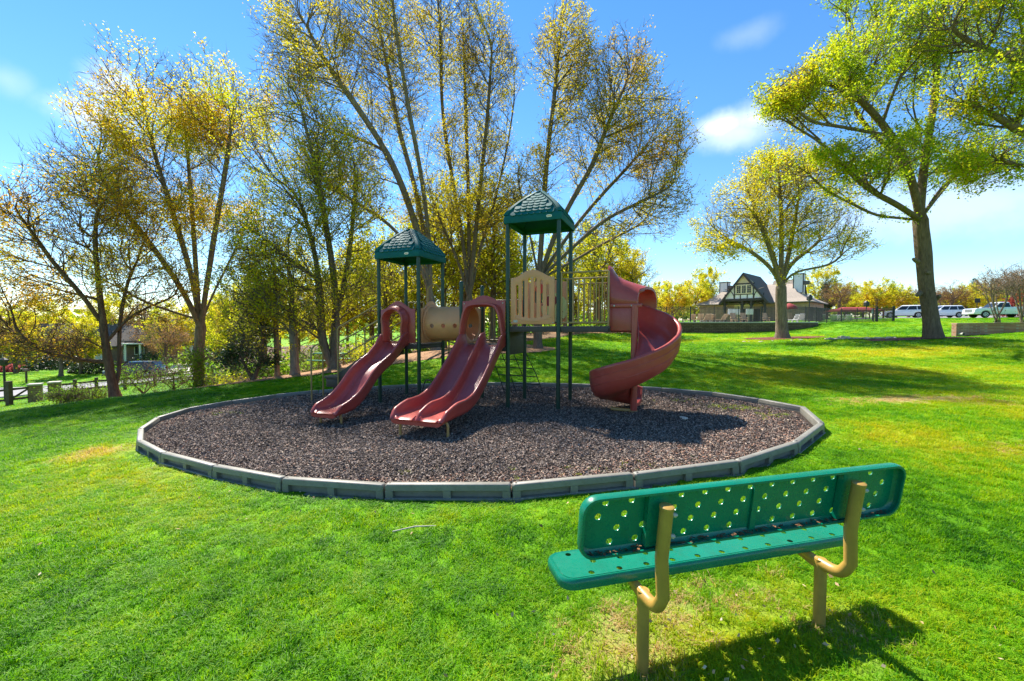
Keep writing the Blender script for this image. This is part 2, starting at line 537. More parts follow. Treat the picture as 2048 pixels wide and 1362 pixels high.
def mulch_sheet_material(name, stops, scale=28):
    t = NT(name)
    p = t.pos()
    f = t.noise(scale * 1.3, 5, .7, p)
    c = t.ramp(f, stops)
    t.bsdf(c, .9, t.bump(t.noise(scale * 2, 5, .8, p), 1.0, .03), .2)
    return t.m
M_BED = mulch_sheet_material('dark_mulch_base', [(0.3, (0.012, 0.009, 0.008)), (0.5, (0.045, 0.033, 0.027)), (0.7, (0.12, 0.09, 0.07))])
M_STRAW = mulch_sheet_material('pine_straw', [(0.3, (0.16, 0.075, 0.03)), (0.5, (0.33, 0.18, 0.09)), (0.72, (0.5, 0.32, 0.19))], 9)
M_LITTER = mulch_sheet_material('brown_leaf_litter', [(0.3, (0.06, 0.035, 0.018)), (0.5, (0.14, 0.085, 0.045)), (0.72, (0.25, 0.17, 0.10))], 7)
M_REDM = mulch_sheet_material('red_brown_mulch', [(0.3, (0.06, 0.018, 0.012)), (0.5, (0.15, 0.045, 0.03)), (0.72, (0.26, 0.11, 0.075))], 12)

draped('play_surface', RC + (RING - RC) * .985, M_BED, 0.0, .35, 'structure', bedz)

# ------------------------------------------------------------------ scattered instances (grass, chips)
def scatter(name, variants, pts, rot, scl, idx, attrs, mat):
    """one object: its mesh holds the blade or chip shapes and one loose point per copy"""
    V = []; T = []; part = []; o = 0
    for k, (v, t) in enumerate(variants):
        V.append(v); T.append(np.asarray(t) + o); part += [k] * len(v); o += len(v)
    n0 = o; N = len(pts)
    V.append(pts)
    part = np.array(part + [-1] * N)
    def pad(a, w=1):
        z = np.zeros((n0, w)) if w > 1 else np.zeros(n0)
        return np.concatenate([z, a])
    at_ = {'part': ('POINT', 'INT', part), 'pick': ('POINT', 'INT', pad(idx)), 'rot': ('POINT', 'FLOAT_VECTOR', pad(rot, 3)), 'scl': ('POINT', 'FLOAT_VECTOR', pad(scl, 3))}
    for k, a in attrs.items(): at_[k] = ('POINT', 'FLOAT', pad(a))
    me = fast_mesh(name, np.concatenate(V), None, np.concatenate(T), mat, False, at_)
    ob = link(name, me, None, 'stuff')
    ng = bpy.data.node_groups.new(name + '_spread', 'GeometryNodeTree')
    ng.interface.new_socket('Geometry', in_out='INPUT', socket_type='NodeSocketGeometry')
    ng.interface.new_socket('Geometry', in_out='OUTPUT', socket_type='NodeSocketGeometry')
    n, l = ng.nodes, ng.links
    gi, go = n.new('NodeGroupInput'), n.new('NodeGroupOutput')
    def attr(nm, ty):
        a = n.new('GeometryNodeInputNamedAttribute'); a.data_type = ty; a.inputs['Name'].default_value = nm
        return next(o for o in a.outputs if o.enabled and o.name == 'Attribute')
    def eq(a, val):
        c = n.new('FunctionNodeCompare'); c.data_type = 'INT'; c.operation = 'EQUAL'
        ins = [i for i in c.inputs if i.enabled]
        l.new(a, ins[0]); ins[1].default_value = val
        return c.outputs[0]
    aPart, aPick = attr('part', 'INT'), attr('pick', 'INT')
    e2r = n.new('FunctionNodeEulerToRotation'); l.new(attr('rot', 'FLOAT_VECTOR'), e2r.inputs[0])
    aS = attr('scl', 'FLOAT_VECTOR')
    def sep(geo, sel):
        s = n.new('GeometryNodeSeparateGeometry'); s.domain = 'POINT'
        l.new(geo, s.inputs['Geometry']); l.new(sel, s.inputs['Selection'])
        return s.outputs['Selection']
    loose = sep(gi.outputs[0], eq(aPart, -1))
    join = n.new('GeometryNodeJoinGeometry')
    for k in range(len(variants)):
        shape = sep(gi.outputs[0], eq(aPart, k))
        pk = sep(loose, eq(aPick, k))
        mp = n.new('GeometryNodeMeshToPoints'); l.new(pk, mp.inputs['Mesh'])
        ins = n.new('GeometryNodeInstanceOnPoints')
        l.new(mp.outputs[0], ins.inputs['Points']); l.new(shape, ins.inputs['Instance'])
        l.new(e2r.outputs[0], ins.inputs['Rotation']); l.new(aS, ins.inputs['Scale'])
        l.new(ins.outputs[0], join.inputs[0])
    l.new(join.outputs[0], go.inputs[0])
    md = ob.modifiers.new('spread', 'NODES'); md.node_group = ng
    return ob

def tuft(nb, rad, h, w, seed, lean=.5):
    r = np.random.default_rng(seed)
    V = []; T = []
    for i in range(nb):
        a = r.uniform(0, 2 * math.pi); d = rad * math.sqrt(r.uniform())
        b = np.array([math.cos(a) * d, math.sin(a) * d, -.01])
        th = r.uniform(0, 2 * math.pi); out = np.array([math.cos(th), math.sin(th), 0])
        side = np.array([-out[1], out[0], 0]) * w * r.uniform(.7, 1.3) / 2
        hh = h * r.uniform(.5, 1.15); ln = lean * r.uniform(.2, 1.3)
        p1 = b + out * hh * ln * .25 + np.array([0, 0, hh * .55])
        p2 = b + out * hh * ln * .85 + np.array([0, 0, hh * (.95 - .25 * ln)])
        o = len(V)
        V += [b - side, b + side, p1 - side * .8, p1 + side * .8, p2]
        T += [(o, o + 1, o + 3), (o, o + 3, o + 2), (o + 2, o + 3, o + 4)]
    return np.array(V), np.array(T)

def grass_material():
    t = NT('grass_blades')
    p = t.pos()
    def ia(nm):
        return t.n('ShaderNodeAttribute', attribute_name=nm, attribute_type='INSTANCER').outputs['Fac']
    yel, dry, rnd = ia('yel'), ia('dry'), ia('rnd')
    f = t.math('ADD', t.math('MULTIPLY', yel, .75), t.math('MULTIPLY', rnd, .48))
    c = t.ramp(f, [(0.06, (.02, .11, .003)), (0.2, GREEN_A), (0.42, GREEN_B), (0.68, YEL_A), (0.98, YEL_B)])
    fd = t.math('GREATER_THAN', dry, t.math('ADD', t.math('MULTIPLY', rnd, .9), .08))
    c = t.mix(fd, c, STRAW)
    b = t.n('ShaderNodeBsdfPrincipled'); t.l(c, b.inputs['Base Color'])
    b.inputs['Roughness'].default_value = .5; b.inputs['Specular IOR Level'].default_value = .18
    tr = t.n('ShaderNodeBsdfTranslucent'); t.l(t.mix(1.0, c, (1.5, 1.4, .8), 'MULTIPLY'), tr.inputs['Color'])
    ms = t.n('ShaderNodeMixShader'); ms.inputs[0].default_value = .48
    t.l(b.outputs[0], ms.inputs[1]); t.l(tr.outputs[0], ms.inputs[2]); t.l(ms.outputs[0], t.out.inputs[0])
    return t.m
M_GRASS = grass_material()

NO_GRASS = []          # outlines the lawn leaves free (beds, road, terrace)
def build_grass():
    RD = np.concatenate([RING + (np.roll(RING, -1, 0) - RING) * t for t in (0, .2, .4, .6, .8)])
    r = np.random.default_rng(11)
    P = []; S = []
    def band(y0, y1, dens, sc, xk=1.25, mg=5.0):
        area_x = y1 * xk + mg
        n = int(2 * area_x * (y1 - y0) * dens)
        x = r.uniform(-area_x, area_x, n); y = r.uniform(y0, y1, n)
        k = np.abs(x) < (y * xk + mg)
        P.append(np.stack([x[k], y[k]], 1)); S.append(np.full(k.sum(), sc))
    band(-1.2, .9, 200, 1.0, 0, 6); band(.9, 3.2, 620, .85); band(3.2, 5.5, 430, .95); band(5.5, 9, 230, 1.15); band(9, 15, 95, 1.6); band(15, 26, 34, 2.2, 1.2, 6); band(26, 52, 9, 3.2, 1.15, 8)
    P = np.concatenate(P); S = np.concatenate(S)
    ok = ~in_poly(P, RC + (RING - RC) * 1.012)
    for o in NO_GRASS: ok &= ~in_poly(P, o)
    P = P[ok]; S = S[ok]
    yel, dry = lawn_state(P[:, 0], P[:, 1])
    thin = r.uniform(0, 1, len(P)) < 1 - .68 * np.clip(dry, 0, 1)
    P, S, yel, dry = P[thin], S[thin], yel[thin], dry[thin]
    # weeds along the inside of the border
    W = []
    for cx, cy, n in ((4.35, 7.9, 60), (4.0, 8.2, 40), (3.7, 9.0, 26), (4.5, 7.2, 30), (1.6, 4.75, 30), (2.1, 4.85, 14), (.62, 4.75, 8), (-6.3, 9.2, 12), (-1.1, 4.9, 3)):
        W.append(np.stack([r.normal(cx, .22, n), r.normal(cy, .12, n)], 1))
    W = np.concatenate(W); W = W[in_poly(W, RC + (RING - RC) * .97)]
    z = np.concatenate([TZ(P[:, 0], P[:, 1]), bedz(W[:, 0], W[:, 1])])
    nW = len(W)
    P = np.concatenate([P, W]); S = np.concatenate([S, np.full(nW, .8)])
    yel = np.concatenate([yel, np.full(nW, .6)]); dry = np.concatenate([dry, np.full(nW, .1)])
    N = len(P)
    clump = .78 + .25 * smooth_noise(P[:, 0], P[:, 1], 23, 2.2) + .35 * smooth_noise(P[:, 0], P[:, 1], 21, 6.0) + .25 * smooth_noise(P[:, 0], P[:, 1], 22, 15.0)
    near = np.min(np.hypot(P[:, None, 0] - RD[None, :, 0], P[:, None, 1] - RD[None, :, 1]), 1)
    hz = S * np.where(near < .3, .5, 1) * np.where(S > 1.5, .62, 1) * np.clip(clump, .45, 1.4) * r.uniform(.75, 1.2, N) * np.where(dry > .5, .55, 1)
    rot = np.stack([r.normal(0, .12, N), r.normal(0, .12, N), r.uniform(0, 6.28, N)], 1)
    scl = np.stack([S, S, hz * .75], 1)
    var = [tuft(23, .062, .088, .0058, k, .6 + .12 * k) for k in range(5)]
    return scatter('lawn_grass', var, np.column_stack([P, z]), rot, scl, r.integers(0, 5, N),
                   {'yel': yel, 'dry': dry, 'rnd': r.uniform(0, 1, N)}, M_GRASS)

def chip_material():
    t = NT('wood_and_rubber_chips')
    r = t.n('ShaderNodeAttribute', attribute_name='rnd', attribute_type='INSTANCER').outputs['Fac']
    c = t.ramp(r, [(0.0, (0.03, 0.021, 0.016)), (0.26, (0.10, 0.071, 0.054)), (0.52, (0.20, 0.152, 0.124)), (0.78, (0.37, 0.295, 0.24)), (0.93, (0.32, 0.15, 0.09)), (1.0, (0.60, 0.47, 0.34))])
    t.bsdf(c, .8, t.bump(t.noise(90, 4, .7, t.coord('Object')), .4, .004), .25)
    return t.m
def build_chips():
    r = np.random.default_rng(5)
    var = []
    for k in range(5):
        l, w, h = [(.042, .014, .009), (.03, .018, .008), (.055, .010, .008), (.024, .02, .009), (.036, .022, .007)][k]
        V = np.array([(x * l / 2 * r.uniform(.7, 1.1), y * w / 2 * r.uniform(.6, 1.1), z * h / 2 * r.uniform(.6, 1.2)) for z in (-1, 1) for y in (-1, 1) for x in (-1, 1)])
        T = np.array([(0, 2, 3), (0, 3, 1), (4, 5, 7), (4, 7, 6), (0, 1, 5), (0, 5, 4), (2, 6, 7), (2, 7, 3), (0, 4, 6), (0, 6, 2), (1, 3, 7), (1, 7, 5)])
        var.append((V, T))
    P = []
    lo, hi = RING.min(0), RING.max(0)
    for y0, y1, d in ((lo[1], 6.2, 4200), (6.2, 8.5, 2600), (8.5, hi[1], 1200)):
        n = int((hi[0] - lo[0]) * (y1 - y0) * d)
        P.append(np.stack([r.uniform(lo[0], hi[0], n), r.uniform(y0, y1, n)], 1))
    P = np.concatenate(P); P = P[in_poly(P, RC + (RING - RC) * .972)]
    N = len(P)
    z = bedz(P[:, 0], P[:, 1]) + r.uniform(.0, .028, N) + .018 * smooth_noise(P[:, 0], P[:, 1], 31, 3.0)
    rot = np.stack([r.normal(0, .5, N), r.normal(0, .5, N), r.uniform(0, 6.28, N)], 1)
    s = r.uniform(.4, 1.05, N) * np.where(P[:, 1] > 8.5, 1.25, 1)
    rnd = np.clip(r.beta(1.6, 2.0, N) + .08 * smooth_noise(P[:, 0], P[:, 1], 33, 1.5), 0, 1)
    edge = 1 - np.clip(np.linalg.norm((P - RC) / (RING - RC).std(0), axis=1) / 1.45, 0, 1)
    pale = r.uniform(0, 1, N) < .22 * (edge < .12)
    rnd = np.where(pale, r.uniform(.85, 1, N), rnd)
    return scatter('mulch_chips', var, np.column_stack([P, z]), rot, np.stack([s, s, s], 1), r.integers(0, 5, N), {'rnd': rnd}, chip_material())
build_chips()

# ------------------------------------------------------------------ border of interlocking plastic blocks
def build_border():
    root = empty('play_border', (RC[0], RC[1], plane(*RC)))
    tag(root, 'grey plastic block border running round the dark mulch play area', 'border')
    n = len(RING)
    for i in range(n):
        a, b = RING[i], RING[(i + 1) % n]
        d = b - a; L = float(np.hypot(*d)); d = d / L
        nrm = np.array([-d[1], d[0]])
        if (RC - a) @ nrm < 0: nrm = -nrm
        m = MB()
        L2 = L - .022
        prof = [(0.0, .082), (0.004, .142), (.016, .152), (.076, .152), (.088, .142), (.092, .082)]
        st = [0, .02, L2 - .02, L2]; sh = [.012, 0, 0, .012]
        j = [rng.uniform(-.004, .004) for _ in st]
        m.loft([[(x, p[0] + (s if p[0] < .05 else -s), p[1] - (s if p[1] > .1 else 0)) for p in prof] for x, s in zip(st, sh)])
        m.box2((.0, .052, -.16), (L2, .089, .083))                      # back web behind the recesses
        m.box2((-.001, -.010, -.16), (L2 + .02, .050, .004 + .010 * math.sin(i * 1.7)))     # foot strip
        w = .085
        for x in (0.002, L2 * .5 - w / 2, L2 - w):
            m.box2((x, .003, -.158), (x + w - .002, .056, .084))
        rise = .034 * (b[0] - a[0]) / L
        blk = m.build('border_block', M_GREYP, root, bevel=.004, seg=1)
        X = Vector((d[0], d[1], rise)).normalized(); Y = Vector((nrm[0], nrm[1], 0)); Z = X.cross(Y)
        if Z.z < 0: Z = -Z
        o = Vector((a[0] - RC[0], a[1] - RC[1], plane(a[0], a[1]) - plane(*RC) - .03 + rng.uniform(-.006, .006)))
        blk.matrix_local = Matrix(((X.x, Y.x, Z.x, o.x), (X.y, Y.y, Z.y, o.y), (X.z, Y.z, Z.z, o.z), (0, 0, 0, 1)))
        p = MB(); p.tube([(.045, .045, .140), (.045, .045, .1555)], .011, 8)
        p.build('spike_cap', M_DARK, blk)
build_border()
# ------------------------------------------------------------------ play structure: local frame a (along the towers), b (away), z up
TH = -0.3594
PX, PY = 0.601, 9.036
PS = empty('play_structure', (PX, PY, 0), TH)
tag(PS, 'red, tan and green playground climber with two teal roofed towers and three slides', 'playground')
def gl(a, b): return plane(PX + a * math.cos(TH) - b * math.sin(TH), PY + a * math.sin(TH) + b * math.cos(TH))
HS = .533
ZL, ZR = 1.345, 1.745          # decks
EL, ER = 3.284, 3.818          # eaves

def post(a, b, top, cap=False, r=.042):
    m = MB()
    g = gl(a, b) - .1
    m.tube([(a, b, g), (a, b, top)], r, 16)
    o = m.build('post', M_POST, PS)
    if cap:
        c = MB()
        zs = np.linspace(0, math.pi / 2, 6)
        c.tube([(a, b, top - .05)] + [(a, b, top + .055 * math.sin(t)) for t in zs], [r + .006] + [max(.002, (r + .006) * math.cos(t)) for t in zs], 16)
        c.build('cap', M_POST, o)
    for z in ((ZR, ER) if a > -.6 else (ZL, EL)):          # clamp bands where decks and panels are fixed
        if z > 3: continue
        c = MB(); c.tube([(a, b, z - .10), (a, b, z - .055)], r + .004, 16)
        c.build('clamp', M_POST, o)
for a0, top in ((0, ER), (-3.2, EL)):
    for sa in (-1, 1):
        for sb in (-1, 1):
            post(a0 + sa * HS, sb * HS, top + .02)
for b in (-HS, HS): post(-1.6, b, 2.66, True)

# decks
def deck(a0, a1, z, b0=-HS, b1=HS):
    m = MB(); m.box2((a0, b0 + .0, z - .05), (a1, b1, z))
    o = m.build('deck', M_DECK, PS, bevel=.006)
    k = MB()
    k.box2((a0 + .03, b0 - .006, z - .115), (a1 - .03, b0 + .03, z - .002)); k.box2((a0 + .03, b1 - .03, z - .115), (a1 - .03, b1 + .006, z - .002))
    k.box2((a0 + .004, b0 + .035, z - .11), (a0 + .03, b1 - .035, z - .052)); k.box2((a1 - .03, b0 + .035, z - .11), (a1 - .004, b1 - .035, z - .052))
    k.build('deck_frame', M_DECK, o, bevel=.004)
deck(-3.2 - HS, -3.2 + HS, ZL); deck(-1.6, -HS - .002, ZL); deck(-HS + .002, HS, ZR); deck(HS + .003, 1.53, ZR)
m = MB(); m.box2((-HS - .012, -.44, ZL - .20), (-HS + .012, .44, ZR - .12)); m.box2((-HS - .03, -.44, ZL - .06), (-HS - .013, .44, ZL + .05))
m.build('riser', M_DECK, PS, bevel=.005)

# ------------- roofs
def roof(a0, eave, sign):
    R0 = .606
    root = empty('roof', (a0, 0, eave)); root.parent = PS
    Hh = .645
    def s_of(t): return R0 * (1 - t ** 1.38) if t < 1 else 0.0
    def prof(t): return s_of(t) * .985 + .012
    zf = .155
    # fascia with a rolled lower edge, open underneath
    m = MB()
    def sq(h, z, rr=.05, n=4): return [(p[0], p[1], z) for p in rrect(-h, -h, h, h, min(rr, h * .9), n)]
    m.loft([sq(R0 - .06, .05), sq(R0 - .02, .0), sq(R0, .004), sq(R0 + .004, .02), sq(R0 + .004, zf - .02), sq(R0 - .004, zf - .004), sq(R0 - .03, zf)], False, False)
    fas = m.build('fascia', M_ROOF, root)
    # curved shell
    m = MB()
    ts = np.linspace(0, .88, 14)
    loops = [sq(prof(t) - .03, zf + Hh * t, .03, 3) for t in ts]
    top = prof(.88) - .03
    loops += [sq(top * k, zf + Hh * (.88 + .045 * math.sin(math.acos(k))), .03 * k, 3) for k in (.85, .6, .3, .04)]
    m.loft(loops, False, True)
    m.loft([sq(R0 - .035, zf - .02, .03, 3), sq(.3, zf + .25, .03, 3), sq(.05, zf + .45, .03, 3)], False, True)      # ceiling
    m.build('shell', M_ROOF, root)
    # ridge ribs standing proud along the four hips
    m = MB()
    for sx in (-1, 1):
        for sy in (-1, 1):
            st = []
            for t in list(np.linspace(0, .88, 14)) + [.905, .925]:
                h = prof(min(t, .88)) - .03 if t <= .88 else (prof(.88) - .03) * (.55 if t < .91 else .2)
                w = .062 if t < .86 else .05
                z = zf + Hh * t
                st.append([(sx * (h + .012), sy * (h - w), z), (sx * (h + .02), sy * (h - w + .01), z + .018), (sx * (h + .022), sy * (h + .022), z + .012),
                           (sx * (h - w + .01), sy * (h + .02), z + .018), (sx * (h - w), sy * (h + .012), z), (sx * (h - w), sy * (h - w), z - .03)])
            m.loft(st)
    m.build('hip_ridge', M_ROOF, root, smooth=50)
    # scalloped shingles, each a small rounded tile
    sm = MB()
    hw, ln = .066, .135
    out = [(-hw, 0), (hw, 0), (hw, -ln * .55)] + [(hw * math.cos(a), -ln * .55 - hw * .72 * math.sin(a)) for a in np.linspace(.35, math.pi - .35, 7)] + [(-hw, -ln * .55)]
    sm.plate(out, [], .020, lambda p, q, w: (p, q, w))
    me0 = None
    joined = MB()
    rows = 8
    for face in range(4):
        ang = face * math.pi / 2                      # 0: front (-b), 1: right (+a)
        for k in range(rows):
            t = (k + 1.12) / (rows + 1.0) * .88
            h = prof(t) - .03
            d = 1e-3
            dz = Hh * 2 * d; dh = prof(t + d) - prof(t - d)
            slope = math.atan2(dz, -dh)
            half = prof(max(0, t - .04)) - .03 - .085
            nsh = max(1, int((2 * half) / (2 * hw * .98)))
            if k % 2 and nsh > 1 and 2 * half / (2 * hw) - nsh < .35: nsh -= 1
            for i in range(nsh):
                x = (i - (nsh - 1) / 2) * 2 * hw * .985
                M = Matrix.Rotation(ang, 4, 'Z') @ Matrix.Translation((x, -h - .004, zf + Hh * t + .008)) @ Matrix.Rotation(slope - .11, 4, 'X')
                if face in (0, 1):
                    if me0 is None:
                        o = sm.build('shingle', M_ROOF, root, smooth=0, bevel=.004, seg=1); me0 = o.data
                    else:
                        o = bpy.data.objects.new('shingle', me0); COL.objects.link(o); o.parent = root
                    o.matrix_local = M
                else:
                    joined.add([M @ Vector(v) for v in sm.v], sm.f)
    joined.build('rear_shingles', M_ROOF, root, smooth=0, kind='stuff')
    p = MB()
    p.plate(rrect(-.055, -.024, .055, .024, .023, 4), [], .008, lambda p_, q, w: (p_ + sign, -R0 - .007 + w, .078 + q))
    lab = p.build('label_plate', M_WHITEL, root)
    p = MB(); p.plate(rrect(-.036, -.008, .036, .008, .004, 2), [], .003, lambda p_, q, w: (p_ + sign, -R0 - .0125 + w, .078 + q))
    p.build('label_print', M_TANP, lab)
roof(0, ER, .36)
roof(-3.2, EL, .28)

# ------------- slides
def slide_profile(beds, h, hd, w=.05):
    """closed cross-section of a bed-way trough: list of (a, height)"""
    A0, A1 = beds[0][0], beds[-1][1]
    P = [(A0 + .06, -.055), (A0 + .012, -.035), (A0 - .004, .02), (A0 - .004, h * .62), (A0 - .018, h * .8), (A0 - .022, h - .018), (A0 - .012, h), (A0 + .012, h + .006), (A0 + .034, h - .006),
         (A0 + .046, h * .8), (A0 + .055, h * .45), (A0 + .075, .04), (A0 + .11, .008), (A0 + .15, 0)]
    for (x0, x1), (y0, y1) in zip(beds[:-1], beds[1:]):
        c = (x1 + y0) / 2
        P += [(c - .12, 0), (c - .075, .012), (c - .05, .045), (c - .035, hd * .6), (c - .027, hd - .015), (c - .012, hd), (c + .012, hd), (c + .027, hd - .015), (c + .035, hd * .6), (c + .05, .045), (c + .075, .012), (c + .12, 0)]
    R = [(A0 + A1 - a, z) for a, z in P[:14]][::-1]
    return P + R

def slide(name_a, path, beds, wall, legs, hood):
    path = catmull(path, 9)
    T = np.gradient(path, axis=0); T /= np.linalg.norm(T, axis=1)[:, None]
    Nn = np.stack([T[:, 1], -T[:, 0]], 1)
    Nn = np.where(Nn[:, 1:2] < 0, -Nn, Nn)
    s = np.concatenate([[0], np.cumsum(np.linalg.norm(np.diff(path, axis=0), axis=1))]); S = s[-1]
    loops = []
    ac = (beds[0][0] + beds[-1][1]) / 2
    for i in range(len(path)):
        up = np.interp(s[i], [0, .12, .35, S - .5, S - .32, S - .14, S - .05, S], wall)
        ex = np.interp(s[i], [S - .18, S - .06, S], [1, .985, .93])
        dn = np.interp(s[i], [S - .10, S], [0, .03])
        pr = slide_profile(beds, up, up * np.interp(s[i], [0, S - .34, S - .12, S], [.98, .95, .8, .35]))
        L = []
        for a, h in pr:
            hh = h if h < 0 else h
            L.append((ac + (a - ac) * ex, path[i][0] + Nn[i][0] * hh, path[i][1] + Nn[i][1] * hh - dn))
        loops.append(L)
    m = MB(); m.loft(loops)
    o = m.build('slide', M_RED, PS, smooth=60)
    for a, b, zt in legs:
        t = MB(); g = gl(a, b)
        sg = 1 if a > ac else -1
        t.tube(fillet([(a - sg * .11, b, zt), (a, b, zt - .02), (a, b, g - .1)], .07, 5), .022, 10)
        t.build('leg', M_TANM, o)
    return o

# straight double slide
s2 = slide('double', [(-.50, ZL + .005), (-.62, ZL - .005), (-.80, 1.23), (-1.15, .95), (-1.55, .645), (-1.9, .43), (-2.25, .335), (-2.7, .32), (-3.12, .30)],
           [(-1.545, -1.085), (-1.055, -.585)], [.28, .26, .20, .20, .17, .13, .07, .03], [(-1.41, -3.02, .28), (-.60, -2.93, .27)], None)
s2['label'] = 'double bedway straight slide'
# single wavy slide
s1 = slide('single', [(-.50, ZL + .005), (-.64, ZL - .01), (-.85, 1.19), (-1.1, 1.0), (-1.35, .88), (-1.62, .72), (-1.9, .47), (-2.15, .29), (-2.4, .205), (-2.78, .185)],
           [(-3.53, -2.93)], [.28, .26, .19, .20, .17, .13, .07, .03], [(-3.48, -2.58, .15), (-3.0, -2.58, .15)], None)
s1['label'] = 'single wavy slide'

def ring_hood(parent, opening, c, depth, flare):
    """moulded lip standing out round an opening; opening = open polyline from foot to foot in (a, z)"""
    op = np.array(opening)
    T = np.gradient(op, axis=0); T /= np.linalg.norm(T, axis=1)[:, None]
    Nn = np.stack([-T[:, 1], T[:, 0]], 1)
    cc = np.array(c)
    sgn = np.sign(((op - cc) * Nn).sum(1).mean()); Nn *= sgn
    sec = [(.0, .012), (.0, -.06), (.012, -depth * .75), (.04, -depth), (.075, -depth * .97), (flare * .7, -depth * .62), (flare, -.055), (flare + .012, -.012), (flare, .012)]
    loops = []
    for i in range(len(op)):
        loops.append([(op[i][0] + Nn[i][0] * o, -HS - .035 + d, op[i][1] + Nn[i][1] * o) for o, d in sec])
    m = MB(); m.loft(loops)
    m.build('hood_lip', M_RED, parent, smooth=60)

def arch_top(x0, x1, z0, z1, flat=.2, n=14):
    """curvy crown: shoulders then a raised hump"""
    out = []
    w = x1 - x0
    for i in range(n + 1):
        u = i / n
        k = min(1, max(0, (u - flat / 2) / (1 - flat)))
        out.append((x1 - u * w, z0 + (z1 - z0) * (.5 - .5 * math.cos(2 * math.pi * k)) ** .7))
    return out

# hood panel over the single slide
out = [(-3.2 - .46, ZL + .02), (-3.2 + .46, ZL + .02)] + arch_top(-3.2 - .46, -3.2 + .46, 2.13, 2.31)
ox, w_ = -3.235, .205
hole = [(ox + w_ * .95, ZL + .06), (ox + w_ * .92, ZL + .35), (ox + w_ * 1.05, ZL + .5)] + [(ox + w_ * 1.05 * math.cos(t), 1.88 + .2 * math.sin(t)) for t in np.linspace(0.1, math.pi - .1, 12)] + [(ox - w_ * 1.05, ZL + .5), (ox - w_ * .92, ZL + .35), (ox - w_ * .95, ZL + .06)]
m = MB(); m.plate(out, [hole[::-1]], .03, lambda p, q, w: (p, -HS - .02 + w, q))
hp = m.build('hood_panel', M_RED, PS, bevel=.006)
ring_hood(hp, catmull(hole, 3), (ox, 1.7), .19, .12)
# hood panel over the double slide
out = [(-1.6 + .045, 1.57), (-1.6 + .045, 1.57)][:1] + [(-HS - .045, 1.57)] + [(-HS - .045, 2.27)] + arch_top(-1.6 + .05, -HS - .05, 2.275, 2.385, .3) + [(-1.6 + .045, 2.27)]
hole = [(-.645, 1.571), (-.69, 1.85), (-.76, 2.07), (-.86, 2.135), (-1.07, 2.15), (-1.28, 2.135), (-1.38, 2.07), (-1.45, 1.85), (-1.495, 1.571)]
out2 = [(-1.6 + .045, 1.57)] + hole[::-1] + [(-HS - .045, 1.57), (-HS - .045, 2.27)] + arch_top(-1.6 + .05, -HS - .05, 2.275, 2.385, .3) + [(-1.6 + .045, 2.27)]
m = MB(); m.plate(out2, [], .03, lambda p, q, w: (p, -HS - .02 + w, q))
hp2 = m.build('hood_panel', M_RED, PS, bevel=.006)
ring_hood(hp2, catmull(hole, 4), (-1.07, 1.75), .17, .065)
for pp, aa, zz in ((hp, -3.2, 2.16), (hp2, -1.067, 2.22)):
    for s_ in (-1, 1):
        b = MB(); b.tube([(aa + s_ * .44, -HS - .036, zz), (aa + s_ * .44, -HS - .05, zz)], .012, 8); b.build('bolt', M_BOLT, pp)

# ------------- crawl tunnel
TZc, TR = 1.80, .385
def tun(p, q, w):
    a = q / TR
    return (p, (TR + w) * math.sin(a), TZc + (TR + w) * math.cos(a))
circ = 2 * math.pi * TR
holes = []
for hx in (-2.42, -2.13, -1.84):
    for side in (-1, 1):
        holes.append(circle(hx, side * circ * .27, .052, 12))
ext = [(x, q) for x in np.linspace(-2.6, -1.66, 9) for q in np.linspace(-circ / 2, circ / 2, 41)[1:-1] if all((x - h[0][0] + .052) ** 2 + (q - h[0][1]) ** 2 > .07 ** 2 for h in holes)]
m = MB(); m.plate([(-2.655, -circ / 2), (-1.612, -circ / 2), (-1.612, circ / 2), (-2.655, circ / 2)] if False else
                  [(x, -circ / 2) for x in np.linspace(-2.655, -1.612, 10)] + [(-1.612, q) for q in np.linspace(-circ / 2, circ / 2, 42)[1:-1]] + [(x, circ / 2) for x in np.linspace(-1.612, -2.655, 10)] + [(-2.655, q) for q in np.linspace(circ / 2, -circ / 2, 42)[1:-1]],
                  holes, .016, tun, ext)
tn = m.build('tunnel', M_TANP, PS, smooth=50)
for a_ in (-2.66, -1.612):
    out = [(-.46, ZL + .02), (.46, ZL + .02)] + arch_top(-.46, .46, 2.15, 2.33)
    m = MB(); m.plate(out, [circle(0, TZc, TR - .012, 28)[::-1]], .03, lambda p, q, w: (a_ + w, p, q))
    pn = m.build('tunnel_panel', M_TANP, PS, bevel=.005)
    sg = 1 if a_ < -2 else -1
    m = MB()
    m.loft([[(a_ + sg * d, r * math.cos(t), TZc + r * math.sin(t)) for t in np.linspace(0, 2 * math.pi, 32, endpoint=False)] for r, d in ((TR + .012, .012), (TR + .05, .02), (TR + .055, .035), (TR + .03, .05), (TR + .012, .055))], False, False)
    m.build('tunnel_collar', M_TANP, pn, smooth=60)

